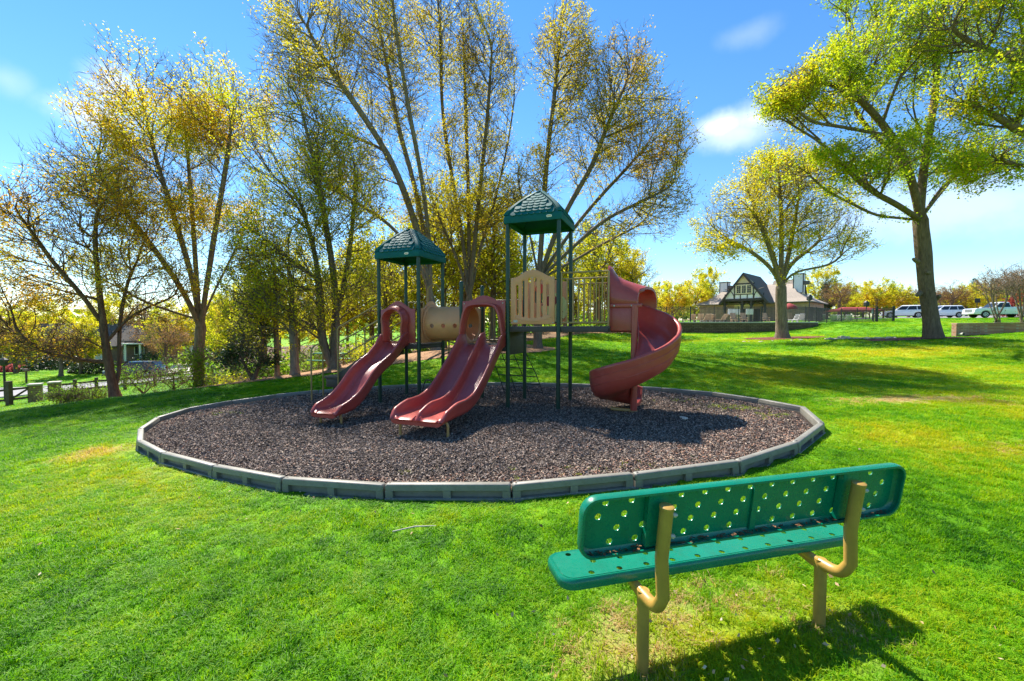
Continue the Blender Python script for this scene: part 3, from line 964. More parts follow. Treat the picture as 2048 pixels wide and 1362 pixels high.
# ------------- slatted panel on the tall tower
zb, zt = ZR + .04, ZR + 1.0
out = [(-.46, zb), (.46, zb), (.46, zt - .03)] + arch_top(-.45, .45, zt - .02, zt + .13, .16, 16) + [(-.46, zt - .03)]
holes = []
for i in range(6):
    x = (i - 2.5) * .128
    z0 = zb + .19 - .075 * (1 - (x / .34) ** 2); z1 = zt - .20 + .17 * (1 - (x / .36) ** 2)
    holes.append([(x + .026, z0 + .026), (x + .026, z1 - .026)] + [(x + .026 * math.cos(t), z1 - .026 + .026 * math.sin(t)) for t in np.linspace(.5, 2.64, 4)] + [(x - .026, z1 - .026), (x - .026, z0 + .026)] + [(x + .026 * math.cos(t), z0 + .026 + .026 * math.sin(t)) for t in np.linspace(3.64, 5.78, 4)])
m = MB(); m.plate(out, holes, .045, lambda p, q, w: (p, -HS + w - .005, q))
sp = m.build('slat_panel', M_TANP, PS, bevel=.006)
m = MB(); m.tube([(x, -HS - .029, zb + .14 - .085 * (1 - (x / .4) ** 2)) for x in np.linspace(-.4, .4, 17)], .006, 6)
m.build('moulded_curve', M_TANP, sp)
m = MB(); m.plate(rrect(-.40, zb + .035, -.31, zb + .085, .01, 3), [], .004, lambda p, q, w: (p, -HS - .0305 + w, q)); m.build('sticker', M_BOLT, sp)
for x, z in ((-.43, zb + .03), (.43, zb + .03), (-.43, zt - .06), (.43, zt - .06), (.0, zt - .03)):
    m = MB(); m.tube([(x, -HS - .026, z), (x, -HS - .036, z)], .011, 8); m.build('bolt', M_BOLT, sp)
# brackets to the posts
for x in (-.5, .5):
    for z in (zb + .04, zt - .08):
        m = MB(); m.tube([(x - .04, -HS, z), (x + .04, -HS, z)], .012, 8); m.build('bracket', M_DARK, sp)
# game panel at the back of the tall tower
out = [(-.46, zb), (.46, zb)] + arch_top(-.46, .46, zt - .02, zt + .06, .2)
m = MB(); m.plate(out, [circle(-.2, zb + .62, .16, 18)[::-1]], .03, lambda p, q, w: (p, HS + w, q))
gp = m.build('game_panel', M_TANP, PS, bevel=.005)
def disc(name, x, z, r, mat, d, sc=1.0, n=24):
    m = MB(); m.plate([(p[0], z + (p[1] - z) * sc) for p in circle(x, z, r, n)], [], .014, lambda p, q, w: (p, HS - .016 - d + w, q)); return m.build(name, mat, gp)
disc('game_disc', .18, zb + .36, .30, M_LIME, .012, 1.1)
m = MB(); m.plate([(-.12, zb + .42), (.14, zb + .40), (.30, zb + .52), (.16, zb + .66), (-.06, zb + .60)], [], .012, lambda p, q, w: (p, HS - .044 + w, q)); m.build('game_piece', M_MAROON, gp)
m = MB(); m.plate([(-.02 + .05 * math.sin(i * 1.9) + (.07 if i < 9 else 0), zb + .08 + .05 * (i if i < 9 else 17 - i)) for i in range(18)], [], .012, lambda p, q, w: (p + .28, HS - .043 + w, q)); m.build('game_piece', M_MAROON, gp)
m = MB(); m.plate(circle(-.16, zb + .80, .11, 14), [], .012, lambda p, q, w: (p, HS - .030 + w, q)); m.build('game_piece', M_SCARLET, gp)

# ------------- railings
def railing(name, P0, P1, z0, z1, nb, mid=None, r=.016, parent=PS):
    P0, P1 = np.array(P0), np.array(P1)
    m = MB()
    A = np.array([*P0, z0]); B = np.array([*P1, z0]); C = np.array([*P1, z1]); D = np.array([*P0, z1])
    m.tube([D, C], .019, 10); m.tube([A, B], .019, 10)
    if mid: m.tube([np.array([*P0, mid]), np.array([*P1, mid])], .013, 8)
    o = m.build(name, M_TANM, parent)
    for i in range(nb):
        t = i / (nb - 1)
        p = P0 + (P1 - P0) * t
        b = MB(); b.tube([(p[0], p[1], (z0 if 0 < i < nb - 1 else z0 - .06)), (p[0], p[1], (mid or z1) if 0 < i < nb - 1 else z1)], r * (1.25 if i in (0, nb - 1) else .85), 8)
        b.build('bar', M_TANM, o)
    return o
railing('railing', (HS + .06, -HS), (1.50, -HS), ZR + .07, ZR + 1.04, 9, ZR + .92)
railing('railing', (HS + .06, HS), (1.50, HS), ZR + .07, ZR + 1.04, 9, ZR + .92)
railing('railing', (-1.54, HS), (-HS - .06, HS), ZL + .07, ZL + 1.0, 9, None)
railing('railing', (-3.2 - .47, HS + .02), (-3.2 - .02, HS + .02), ZL + .07, ZL + 1.0, 4, None)

# ------------- stairs down to the left
st = empty('stairs', (0, 0, 0)); st.parent = PS
sa0, sa1, zst, zsb = -3.2 - HS - .02, -5.0, ZL - .01, .52
for s_ in (-1, 1):
    m = MB()
    m.plate([(sa0, zst + .03), (sa0, zst - .26), (sa1 + .02, zsb - .30), (sa1 - .04, zsb - .30), (sa1 - .04, zsb + .06)], [], .012, lambda p, q, w: (p, s_ * .45 + w, q))
    m.build('stringer', M_DECK, st, bevel=.003)
for i in range(5):
    z = zst + (zsb - zst) * (i + 1) / 5.4; a = sa0 + (sa1 - sa0) * (i + .62) / 5
    m = MB(); m.box2((a - .14, -.44, z - .03), (a + .14, .44, z)); m.build('tread', M_DECK, st, bevel=.004)
m = MB(); m.plate(rrect(-5.52, -.47, -5.0, .47, .10, 4), [], .06, lambda p, q, w: (p, q, .47 + w)); m.plate(rrect(-5.48, -.44, -5.03, .44, .09, 4), [], .20, lambda p, q, w: (p, q, .335 + w))
m.build('landing', M_DECK, st, bevel=.006)
m = MB(); m.box2((-5.35, -.3, gl(-5.3, 0) - .1), (-5.15, .3, .24)); m.build('landing_base', M_DECK, st)
for s_ in (-1, 1):
    b = s_ * .49
    m = MB()
    top = fillet([(sa0 + .02, b, 2.235), (sa0 - .08, b, 2.235), (-5.0, b, 1.70), (-5.0, b, gl(-5, b) + .2)], .09, 5)
    m.tube(top, .019, 10)
    m.tube([(sa0 + .02, b, 1.90), (-5.0, b, 1.335)], .016, 8); m.tube([(sa0 + .02, b, 1.56), (-5.0, b, .96)], .016, 8)
    m.tube([(-5.0, b, gl(-5, b) - .1), (-5.0, b, gl(-5, b) + .3)], .019, 10)
    m.tube([(-4.45, b, 1.6), (-4.45, b, 1.2)], .013, 8)
    m.tube([(sa0 + .03, b, 1.4), (sa0 + .03, b, 2.25)], .019, 10)
    m.build('handrail', M_TANM, st)
# hoop grab rail by the landing
m = MB()
g0, g1 = gl(-5.74, -.6), gl(-6.0, .0)
A, B = np.array([-5.74, -.6]), np.array([-5.98, .02])
arc = [(*(A + (B - A) * (.5 - .5 * math.cos(t))), 1.06 + .21 * math.sin(t)) for t in np.linspace(0, math.pi, 12)]
m.tube([(*A, g0 - .1)] + arc + [(*B, g1 - .1)], .02, 10)
m.tube([(*A, .68), (*B, .68)], .015, 8)
m.build('grab_hoop', M_TANM, PS)

# ------------- chain net climber behind the double slide platform
net = empty('net_climber', (0, 0, 0)); net.parent = PS
for i in range(4):
    a = -1.5 + i * .3
    m = MB(); sx = (.12 if i == 3 else .05) * (i - 1.0)
    m.tube([(a, HS + .03, ZL - .05), (a + .12 + sx * .3, HS + .45, .62), (a + .22 + sx * .4, HS + .75, gl(a, 1.3) - .02)], .010, 6); m.build('chain', M_ROPE, net)
for k in range(6):
    t = (k + .7) / 6.2
    m = MB(); z = (ZL - .05) * (1 - t) + .04 * t; b = HS + .03 + .72 * t; sh = .22 * t
    m.tube([(-1.52 + sh, b, z), (-.58 + sh * 1.3, b, z - .01)], .012, 6); m.build('rung', M_ROPE, net)
# curly climber behind the low tower, with a loop handle
cc = empty('curly_climber', (0, 0, 0)); cc.parent = PS
ca, cb = -2.75, HS + .45
m = MB(); m.tube([(ca, cb, gl(ca, cb) - .1), (ca, cb, 1.95)], .02, 10); m.build('pole', M_TANM, cc)
m = MB(); m.tube([(ca + .21 * math.cos(t) * min(1, .3 + t / 4), cb + .21 * math.sin(t) * min(1, .3 + t / 4), .10 + t * .085) for t in np.linspace(0, 15.5, 90)], .015, 8); m.build('coil', M_DECK, cc)
m = MB(); m.tube(fillet([(-3.1, HS + .02, ZL), (-3.1, HS + .02, 2.72), (-2.86, HS + .02, 2.80), (-2.8, HS + .25, 2.5), (ca, cb, 1.95)], .1, 5), .018, 8); m.build('loop_handle', M_TANM, cc)
m = MB(); m.tube(fillet([(-3.0, HS + .05, gl(-3, .6) - .05), (-3.05, HS + .12, .35), (-3.3, HS + .2, .38), (-3.45, HS + .2, gl(-3.4, .7) - .05)], .12, 5), .014, 8); m.build('step_loop', M_DECK, cc)

# ------------- spiral slide
SPI = empty('spiral_slide', (0, 0, 0)); SPI.parent = PS
PA, PB = 1.97, -.46
def sp_floor(phi):       # phi from 90 (entry) down to -275
    return float(np.interp(-phi, [-90, -45, 0, 45, 90, 135, 180, 225, 270, 280], [1.70, 1.52, 1.27, .98, .73, .54, .41, .32, .26, .25]))
def sp_prof(k):
    """(rho, height) closed; k scales the outer wall"""
    Ho = .46 * k
    return [(.07, .34), (.085, .34), (.10, .15), (.16, .045), (.30, .0), (.48, -.005), (.62, .03), (.71, .11), (.745, .22), (.752, Ho - .04), (.765, Ho - .008), (.795, Ho), (.822, Ho - .012), (.83, Ho - .045), (.822, Ho - .075),
            (.815, .24), (.79, .10), (.72, -.02), (.62, -.065), (.46, -.075), (.28, -.06), (.13, -.01), (.07, .10)]
loops = []
for a in (1.50, 1.62, 1.75, 1.88):
    loops.append([(a, PB + r, 1.70 + h * (1.0 if r > .3 else 1.25)) for r, h in sp_prof(1.1)])
phis = np.linspace(90, -278, 62)
for ph in phis:
    t = math.radians(ph); z = sp_floor(ph)
    k = float(np.interp(-ph, [-90, -50, 0, 150, 190, 250, 278], [1.1, 1.05, 1.0, 1.0, .95, .8, .55]))
    loops.append([(PA + r * math.cos(t), PB + r * math.sin(t), z + h) for r, h in sp_prof(k)])
m = MB(); m.loft(loops); chute = m.build('chute', M_RED, SPI, smooth=60)
# moulded seam lines round the outer wall
for hh in (.30, .16):
    pts = []
    for ph in np.linspace(-20, -200, 40):
        t = math.radians(ph); rr = .8195 if hh > .2 else .802
        pts.append((PA + rr * math.cos(t), PB + rr * math.sin(t), sp_floor(ph) + hh))
    m = MB(); m.tube(pts, .006, 6); m.build('seam', M_RED, chute)
# near side wall of the entrance
m = MB(); m.plate([(1.50, 1.66), (1.97, 1.66), (2.0, 1.55), (2.03, 1.55), (2.03, 2.16), (1.50, 2.16)], [], .03, lambda p, q, w: (p, PB + .03 + w, q))
m.build('entry_wall', M_RED, SPI, bevel=.008)
m = MB(); m.plate([(1.50, 1.75), (2.2, 1.6), (2.2, 2.16), (1.50, 2.16)], [], .03, lambda p, q, w: (p, PB + .83 + w, q)); m.build('entry_wall', M_RED, SPI, bevel=.008)
# hood
loops = []
prof_t = [math.copysign(abs(math.cos(t)) ** .62, math.cos(t)) for t in np.linspace(0, math.pi, 18)]
prof_s = [abs(math.sin(t)) ** .75 for t in np.linspace(0, math.pi, 18)]
for a, hh, w_ in ((1.455, .82, .43), (1.50, .80, .435), (1.56, .69, .44), (1.63, .60, .445), (1.75, .52, .45), (1.9, .455, .45), (2.06, .395, .455), (2.10, .385, .46)):
    o_ = [(a, PB + .43 + w_ * c, 2.12 + (hh if 1 else 0) * s_) for c, s_ in zip(prof_t, prof_s)]
    i_ = [(a, PB + .43 + (w_ - .03) * c, 2.10 + (hh - .03) * s_) for c, s_ in zip(prof_t, prof_s)][::-1]
    sl_ = max(0, (a - 1.63) / .47) * .23
    loops.append([(p[0] + sl_ * (p[1] - PB) / .86 - .07 * max(0, (a - 1.63) / .47) * (p[1] < PB + .1), p[1], p[2]) for p in o_ + i_])
m = MB(); m.loft(loops); hood = m.build('hood', M_RED, SPI, smooth=60)
m = MB(); m.box2((1.465, PB - .03, 2.10), (2.105, PB - .012, 2.165)); m.build('hood_flange', M_RED, hood, bevel=.006)
for a in (1.60, 1.92):
    m = MB(); m.tube([(a, PB - .03, 2.13), (a, PB - .042, 2.13)], .016, 10); m.build('bolt', M_BOLT, hood)
# centre column and footing
m = MB(); g = gl(PA, PB)
m.tube([(PA, PB, g), (PA, PB, 2.14)], .062, 18); m.build('centre_column', M_RED, SPI)
m = MB(); m.tube([(PA, PB, g - .1), (PA, PB, g + .06)], .075, 16); m.tube([(PA, PB, g + .05), (PA - .42, PB + .03, g + .06)], .035, 10); m.build('footing', M_TANM, SPI)
# ------------------------------------------------------------------ bench
BE = np.array([0.96826, 0.24995]); BM = np.array([1.2045, 2.219])
bz = .041
BN = empty('park_bench', (BM[0], BM[1], bz), math.atan2(BE[1], BE[0]))
tag(BN, 'green perforated metal bench on tan posts, seen from behind on the lawn', 'bench')
def bench_slab(name, L, Wd, depth, fn, rows, cols, pitch, stag, parent, mid=None):
    """shallow pressed tray with a rolled rim and round holes; (p, q) in its plane, w towards the open side"""
    hl, hw, rc = L / 2, Wd / 2, .075
    holes = []
    for j in range(rows):
        for i in range(cols):
            x = (i - (cols - 1) / 2) * pitch + (j * stag)
            y = (j - (rows - 1) / 2) * (Wd * .66 / max(1, rows - 1))
            if abs(x) > hl - .085 or (mid and abs(x) < .028) : continue
            holes.append(circle(x, y, .0165, 12)[::-1])
    m = MB()
    flat = rrect(-hl + .024, -hw + .024, hl - .024, hw - .024, rc - .015, 5)
    m.plate(flat, holes, .005, lambda p, q, w: fn(p, q, w))
    # rolled rim
    secs = [(.024, .0025), (.012, -.001), (.004, .006), (0, .018), (0, depth - .012), (.003, depth), (.014, depth + .001), (.015, depth - .008), (.007, depth - .012), (.006, .022), (.010, .011), (.024, .0045)]
    loops = []
    for ins, w in secs:
        rr = max(.01, rc - ins * .6)
        loops.append([fn(p[0], p[1], w - .0025) for p in rrect(-hl + ins, -hw + ins, hl - ins, hw - ins, rr, 5)])
    m.loft(loops, False, False)
    return m.build(name, M_BENCH, parent, smooth=50)
SZ = .452
seat = bench_slab('seat', 1.93, .285, .052, lambda p, q, w: (p - .005, .205 + q, SZ - w), 3, 13, .158, .053, BN)
tilt = math.radians(8)
bc = np.array([0, -.105, .818]); ct, st_ = math.cos(tilt), math.sin(tilt)
def back_fn(p, q, w): return (p - .012, bc[1] - q * st_ - w * ct, bc[2] + q * ct - w * st_)
back = bench_slab('backrest', 1.915, .30, .052, back_fn, 4, 15, .132, .033, BN, True)
m = MB(); m.box([0, 0, 0], (.034, .27, .010)); MM = [Vector(back_fn(v[0], v[1], v[2] + .0095)) for v in m.v]; m.v = [tuple(v) for v in MM]
m.build('stiffener', M_BENCH, back)
for s_ in (-1, 1):
    m = MB(); m.box([s_ * .575, 0, 0], (.10, .262, .03)); m.v = [tuple(back_fn(v[0], v[1], v[2] + .0215)) for v in m.v]
    m.build('mounting_plate', M_BENCH, back)
# leaf dirt lying along the lower lip of the backrest
m = MB()
r = np.random.default_rng(3)
for i in range(220):
    x = r.uniform(-.9, .9); w = r.uniform(.012, .047); q = -.137 + abs(r.normal(0, .006))
    if abs(abs(x) - .575) < .05: continue
    c = np.array(back_fn(x, q, w)); s = r.uniform(.008, .02)
    d1 = r.normal(0, 1, 3); d1 /= np.linalg.norm(d1); d2 = np.cross(d1, [0, 0, 1.0]); d2 /= np.linalg.norm(d2) + 1e-6
    d1 *= np.array([1, 1, .25]); 
    m.add([c - d1 * s, c + d2 * s * .4, c + d1 * s, c - d2 * s * .4], [(0, 1, 2, 3)])
m.build('leaf_litter', M_RUST, back, smooth=0, kind='stuff')
for s_, zb_ in ((-1, -.02), (1, .02)):
    x = s_ * .565
    leg = MB(); leg.tube([(x, 0, zb_ - .12), (x, 0, .395)], .0305, 20); lo = leg.build('leg', M_BPOST, BN)
    g = MB(); g.tube(fillet([(x, .31, SZ - .052), (x, .02, SZ - .075), (x, -.02, .37)], .06, 5), .022, 12); g.plate([(.30, .385), (-.02, .385), (.0, .34), (.05, .33)], [], .012, lambda p, q, w: (x + w, p, q)); g.build('seat_bracket', M_BPOST, lo)
    top = np.array(back_fn(x, .095, .085)); low = np.array(back_fn(x, -.16, .085))
    p = MB()
    p.tube(fillet([(x, .0, .372), (x, -.115, .372), (x, low[1] + .003, .46)], .075, 8).tolist() + [tuple(low), tuple(top)], .0305, 20)
    po = p.build('back_post', M_BPOST, BN)
    c = MB(); dv = (top - low) / np.linalg.norm(top - low)
    c.tube([top - dv * .004, top + dv * .006, top + dv * .010], [.0335, .0325, .024], 20); c.build('end_cap', M_BPOST, po)
    for q in (.06, -.045):
        c = MB(); P = np.array(back_fn(x, q, .085)); c.tube([P + np.array([.028, -.012, 0]), P + np.array([.040, -.018, 0])], .0105, 6); c.tube([P + np.array([.040, -.018, 0]), P + np.array([.045, -.020, 0])], .006, 6)
        c.build('bolt', M_BOLT, po)
# ------------------------------------------------------------------ trees
def bark_material(name, a, b, scale=1.0):
    t = NT(name)
    p = t.pos((9 * scale, 9 * scale, 1.6 * scale))
    n = t.noise(1.6, 7, .7, p, .6)
    n2 = t.noise(3.2, 5, .65, t.pos())
    c = t.ramp(t.math('ADD', t.math('MULTIPLY', n, .75), t.math('MULTIPLY', n2, .25)), [(.32, a), (.5, tuple((x + y) / 2 for x, y in zip(a, b))), (.66, b)])
    t.bsdf(c, .92, t.bump(n, 1.0, .06), .15)
    return t.m
M_BARK = bark_material('grey_brown_bark', (.10, .075, .055), (.33, .26, .195))
M_BARK2 = bark_material('dark_bark', (.08, .058, .042), (.26, .19, .13))
M_BARKR = bark_material('reddish_bark', (.08, .045, .028), (.26, .155, .095))
def leaf_material(name, stops, trans=.68, rough=.55):
    t = NT(name)
    f = t.n('ShaderNodeAttribute', attribute_name='tint').outputs['Fac']
    c = t.ramp(f, stops)
    b = t.n('ShaderNodeBsdfPrincipled'); t.l(c, b.inputs['Base Color']); b.inputs['Roughness'].default_value = rough
    b.inputs['Specular IOR Level'].default_value = .3
    tr = t.n('ShaderNodeBsdfTranslucent'); t.l(t.mix(1.0, c, (1.5, 1.42, .95), 'MULTIPLY'), tr.inputs['Color'])
    ms = t.n('ShaderNodeMixShader'); ms.inputs[0].default_value = trans
    t.l(b.outputs[0], ms.inputs[1]); t.l(tr.outputs[0], ms.inputs[2]); t.l(ms.outputs[0], t.out.inputs[0])
    return t.m
L_GOLD = leaf_material('gold_spring_leaves', [(0, (.30, .15, .018)), (.3, (.46, .27, .02)), (.55, (.52, .38, .022)), (.8, (.50, .45, .024)), (1, (.38, .46, .025))])
L_OLIVE = leaf_material('olive_spring_leaves', [(0, (.24, .14, .02)), (.3, (.37, .26, .02)), (.6, (.40, .36, .022)), (1, (.46, .40, .022))])
L_YG = leaf_material('yellow_green_leaves', [(0, (.15, .20, .012)), (.35, (.29, .34, .014)), (.7, (.44, .44, .018)), (1, (.52, .44, .02))])
L_LIME = leaf_material('bright_oak_leaves', [(0, (.13, .23, .010)), (.4, (.25, .36, .012)), (.7, (.38, .42, .015)), (1, (.48, .38, .018))])
L_DARK = leaf_material('dark_evergreen_leaves', [(0, (.010, .026, .010)), (.5, (.022, .05, .016)), (1, (.06, .10, .02))], .2, .4)
L_BROWN = leaf_material('brown_budding_twigs', [(0, (.11, .06, .035)), (.5, (.19, .11, .06)), (1, (.28, .17, .07))])
L_FRESH = leaf_material('fresh_green_leaves', [(0, (.045, .11, .012)), (.5, (.11, .22, .016)), (1, (.24, .33, .03))])
L_MAG = leaf_material('crimson_shrub_leaves', [(0, (.10, .014, .016)), (.5, (.24, .03, .03)), (1, (.36, .10, .06))])
L_PINK = leaf_material('azalea_blossom', [(0, (.10, .02, .03)), (.5, (.30, .07, .10)), (1, (.45, .16, .2))])

def skeleton(stems, targets, bf=.45, ka=.6, step=.6, r=None):
    """balanced growth: every target joins the cheapest node (distance + path back to the root)"""
    N = len(targets); cap = sum(len(s) for s in stems) * 6 + N * 6 + 2000
    pos = np.zeros((cap, 3)); par = np.full(cap, -1); pl = np.zeros(cap); dr = np.zeros((cap, 3)); n = 0
    first = None
    for si, s in enumerate(stems):
        s = np.asarray(s, float)
        prev = -1
        if si > 0:                                    # a limb starts at the nearest node so far
            prev = int(np.argmin(((pos[:n] - s[0]) ** 2).sum(1)))
        for q in s:
            if prev >= 0 and np.linalg.norm(pos[prev] - q) < 1e-4: continue
            pos[n] = q; par[n] = prev
            if prev >= 0:
                d = q - pos[prev]; L = np.linalg.norm(d); pl[n] = pl[prev] + L; dr[n] = d / L
            else: dr[n] = (0, 0, 1)
            prev = n; n += 1
    pl[:n] *= .5
    best = np.full(N, 1e9); bi = np.zeros(N, int); alive = np.ones(N, bool)
    def relax(k):
        v = targets - pos[k]; d = np.sqrt((v * v).sum(1)) + 1e-9
        c = d * (1 + ka * (1 - (v @ dr[k]) / d)) + bf * pl[k]
        m = (c < best) & alive
        best[m] = c[m]; bi[m] = k
    n0 = n
    for k in range(n0): relax(k)
    tips = []
    for _ in range(N):
        j = int(np.argmin(best)); k = bi[j]; q = targets[j]
        alive[j] = False; best[j] = 1e18
        v = q - pos[k]; L = np.linalg.norm(v)
        m = max(1, int(L / step))
        base = k; b0 = pos[k].copy(); d0 = dr[k].copy()
        for i in range(1, m + 1):
            t = i / m
            lin = b0 + v * t
            cur = lin + (d0 * L * .33) * (t * (1 - t) ** 2) * 1.6            # leaves along the parent's heading, then bends
            cur = cur + (r.normal(0, .05, 3) * min(1, L) if i < m else 0)
            pos[n] = cur; par[n] = base; d = cur - pos[base]; l = np.linalg.norm(d) + 1e-9
            pl[n] = pl[base] + l; dr[n] = d / l
            best[alive] = best[alive]
            relax(n); base = n; n += 1
            if n >= cap - 2: break
        tips.append(base)
        if n >= cap - 2: break
    return pos[:n], par[:n], np.array(tips)

def tree_mesh(name, pos, par, trunk_r, tip_r, mat, r, flare=.5, twig_len=.5, twigs=2, twig_r=.0075, min_r=0.0, ground=None):
    n = len(pos)
    kids = [[] for _ in range(n)]
    cnt = np.zeros(n)
    for i in range(n - 1, -1, -1):
        cnt[i] += 1 if not kids[i] else 0
        if par[i] >= 0:
            kids[par[i]].append(i); cnt[par[i]] += cnt[i]
    # par < i always holds, so one backwards pass has counted every tip
    ex = math.log(trunk_r / tip_r) / math.log(max(3, cnt[0]))
    rad = np.maximum(tip_r * cnt ** ex, min_r)
    if par[0] < 0 and flare:
        g = pos[0][2]
        h = pos[:, 2] - g
        d = np.hypot(pos[:, 0] - pos[0][0], pos[:, 1] - pos[0][1])
        rad = np.where((d < trunk_r * 3), rad * (1 + flare * np.exp(-np.maximum(h, 0) / (trunk_r * 1.1))), rad)
    V = []; Q = []; T = []; o = 0
    twb = []; twd = []
    start = [(0, -1)]
    while start:
        k, p = start.pop()
        ch = [k]
        while kids[ch[-1]]:
            c = sorted(kids[ch[-1]], key=lambda i: -cnt[i])
            for x in c[1:]: start.append((x, ch[-1]))
            ch.append(c[0])
        P = pos[ch].copy(); R = rad[ch].copy()
        if p >= 0:
            P = np.vstack([pos[p], P]); R = np.concatenate([[min(rad[p] * .8, R[0] * 1.15)], R])
        if len(P) < 2: continue
        for _ in range(2):
            P[1:-1] = P[1:-1] * .5 + (P[:-2] + P[2:]) * .25
        R[-1] *= .45
        rm = R.max()
        sides = 12 if rm > .25 else 8 if rm > .1 else 5 if rm > .03 else 3
        Tn = np.gradient(P, axis=0); Tn /= np.linalg.norm(Tn, axis=1)[:, None] + 1e-9
        ref = np.array([0.31, .95, 0.05]); 
        U = np.cross(Tn, ref); U /= np.linalg.norm(U, axis=1)[:, None] + 1e-9
        W = np.cross(Tn, U)
        an = np.arange(sides) * 2 * math.pi / sides
        rr = R[:, None] * np.ones(sides)
        if rm > .15: rr = rr * (1 + .07 * np.sin(an * 3 + 1.3)[None] + .05 * np.sin(an * 5 + P[:, 2:3] * 1.7)) * (1 + r.normal(0, .02, (len(P), 1)))
        ring = P[:, None, :] + rr[..., None] * (np.cos(an)[None, :, None] * U[:, None, :] + np.sin(an)[None, :, None] * W[:, None, :])
        m = len(P)
        V.append(ring.reshape(-1, 3))
        idx = o + np.arange(m * sides).reshape(m, sides)
        nx = np.roll(idx, -1, 1)
        Q.append(np.stack([idx[:-1], nx[:-1], nx[1:], idx[1:]], -1).reshape(-1, 4))
        o += m * sides
        if rm < .2:
            sel = np.arange(1, m)
            twb.append(P[sel]); twd.append(Tn[sel])
    ends = np.zeros((0, 3)); edir = np.zeros((0, 3))
    if twigs and twb:
        B = np.repeat(np.concatenate(twb), twigs, 0); D = np.repeat(np.concatenate(twd), twigs, 0)
        k = len(B)
        rv = r.normal(0, 1, (k, 3)); rv -= D * (rv * D).sum(1)[:, None]; rv /= np.linalg.norm(rv, axis=1)[:, None] + 1e-9
        dd = D * r.uniform(.5, 1.2, (k, 1)) + rv * r.uniform(.4, 1.0, (k, 1)) + np.array([0, 0, .25]); dd /= np.linalg.norm(dd, axis=1)[:, None]
        L = twig_len * r.uniform(.4, 1.2, (k, 1))
        M = B + dd * L * .5 + r.normal(0, .03, (k, 3)); E = B + dd * L + np.array([0, 0, 1]) * L * r.uniform(-.1, .25, (k, 1))
        u = np.cross(dd, rv); u /= np.linalg.norm(u, axis=1)[:, None] + 1e-9
        w_ = np.cross(dd, u)
        tv = []
        for C, rad_ in ((B, twig_r), (M, twig_r * .7)):
            for a in (0, 2.094, 4.189):
                tv.append(C + rad_ * (math.cos(a) * u + math.sin(a) * w_))
        tv.append(E)
        tv = np.stack(tv, 1)
        base = o + np.arange(k)[:, None] * 7
        for a in range(3):
            b = (a + 1) % 3
            Q.append(base + np.array([[a, b, b + 3, a + 3]]))
            T.append(base + np.array([[a + 3, b + 3, 6]]))
        V.append(tv.reshape(-1, 3)); o += k * 7
        ends = np.concatenate([E, M]); edir = np.concatenate([dd, dd])
    me = fast_mesh(name, np.concatenate(V), np.concatenate(Q), np.concatenate(T) if T else None, mat, True)
    return me, ends, edir

def leaf_mesh(name, C, size, mat, r, seed, clump=.6, tint_bias=0.0, narrow=.62, droop=.0, spread=.12, axis=None):
    k = len(C)
    C = C + r.normal(0, spread, (k, 3))
    a = r.normal(0, 1, (k, 3)); a[:, 2] = a[:, 2] * .6 - droop; a /= np.linalg.norm(a, axis=1)[:, None]
    b = np.cross(a, r.normal(0, 1, (k, 3))); b /= np.linalg.norm(b, axis=1)[:, None]
    s = size * r.uniform(.55, 1.25, (k, 1))
    V = np.stack([C - a * s * .5, C + b * s * narrow * .5 + a * s * .05, C + a * s * .5, C - b * s * narrow * .5 + a * s * .05], 1).reshape(-1, 3)
    Q = np.arange(k * 4).reshape(k, 4)
    rs = np.random.default_rng(seed)
    f = np.zeros(k)
    for i in range(5):
        w = rs.normal(0, 1, 3) * rs.uniform(.5, 1.6)
        f += np.sin(C @ w + rs.uniform(0, 6.3))
    tint = np.clip(.5 + tint_bias + clump * f / 7 + r.normal(0, .16, k), 0, 1)
    return fast_mesh(name, V, Q, None, mat, False, {'tint': ('FACE', 'FLOAT', tint)})

def ell_points(r, ells, N, shell=.55):
    """points in a union of ellipsoids (centre, radii, weight), denser towards the outside"""
    w = np.array([e[2] for e in ells], float); w /= w.sum()
    out = []
    for (c, rad, _), ww in zip(ells, w):
        k = int(N * ww)
        d = r.normal(0, 1, (k, 3)); d /= np.linalg.norm(d, axis=1)[:, None]
        q = r.uniform(0, 1, (k, 1)) ** (1 / 3 * (1 - shell) + .12)
        wob = .86 + .12 * np.sin(d[:, :1] * 5 + 1) + .12 * np.sin(d[:, 1:2] * 6) + .1 * np.sin(d[:, 2:] * 7 + 2)
        out.append(np.asarray(c) + d * q * wob * np.asarray(rad))
    return np.concatenate(out)

def resample(P, step=.4):
    P = catmull(P, 6) if len(P) > 2 else np.asarray(P, float)
    s = np.concatenate([[0], np.cumsum(np.linalg.norm(np.diff(P, axis=0), axis=1))])
    k = max(2, int(s[-1] / step) + 1)
    t = np.linspace(0, s[-1], k)
    return np.stack([np.interp(t, s, P[:, i]) for i in range(3)], 1)

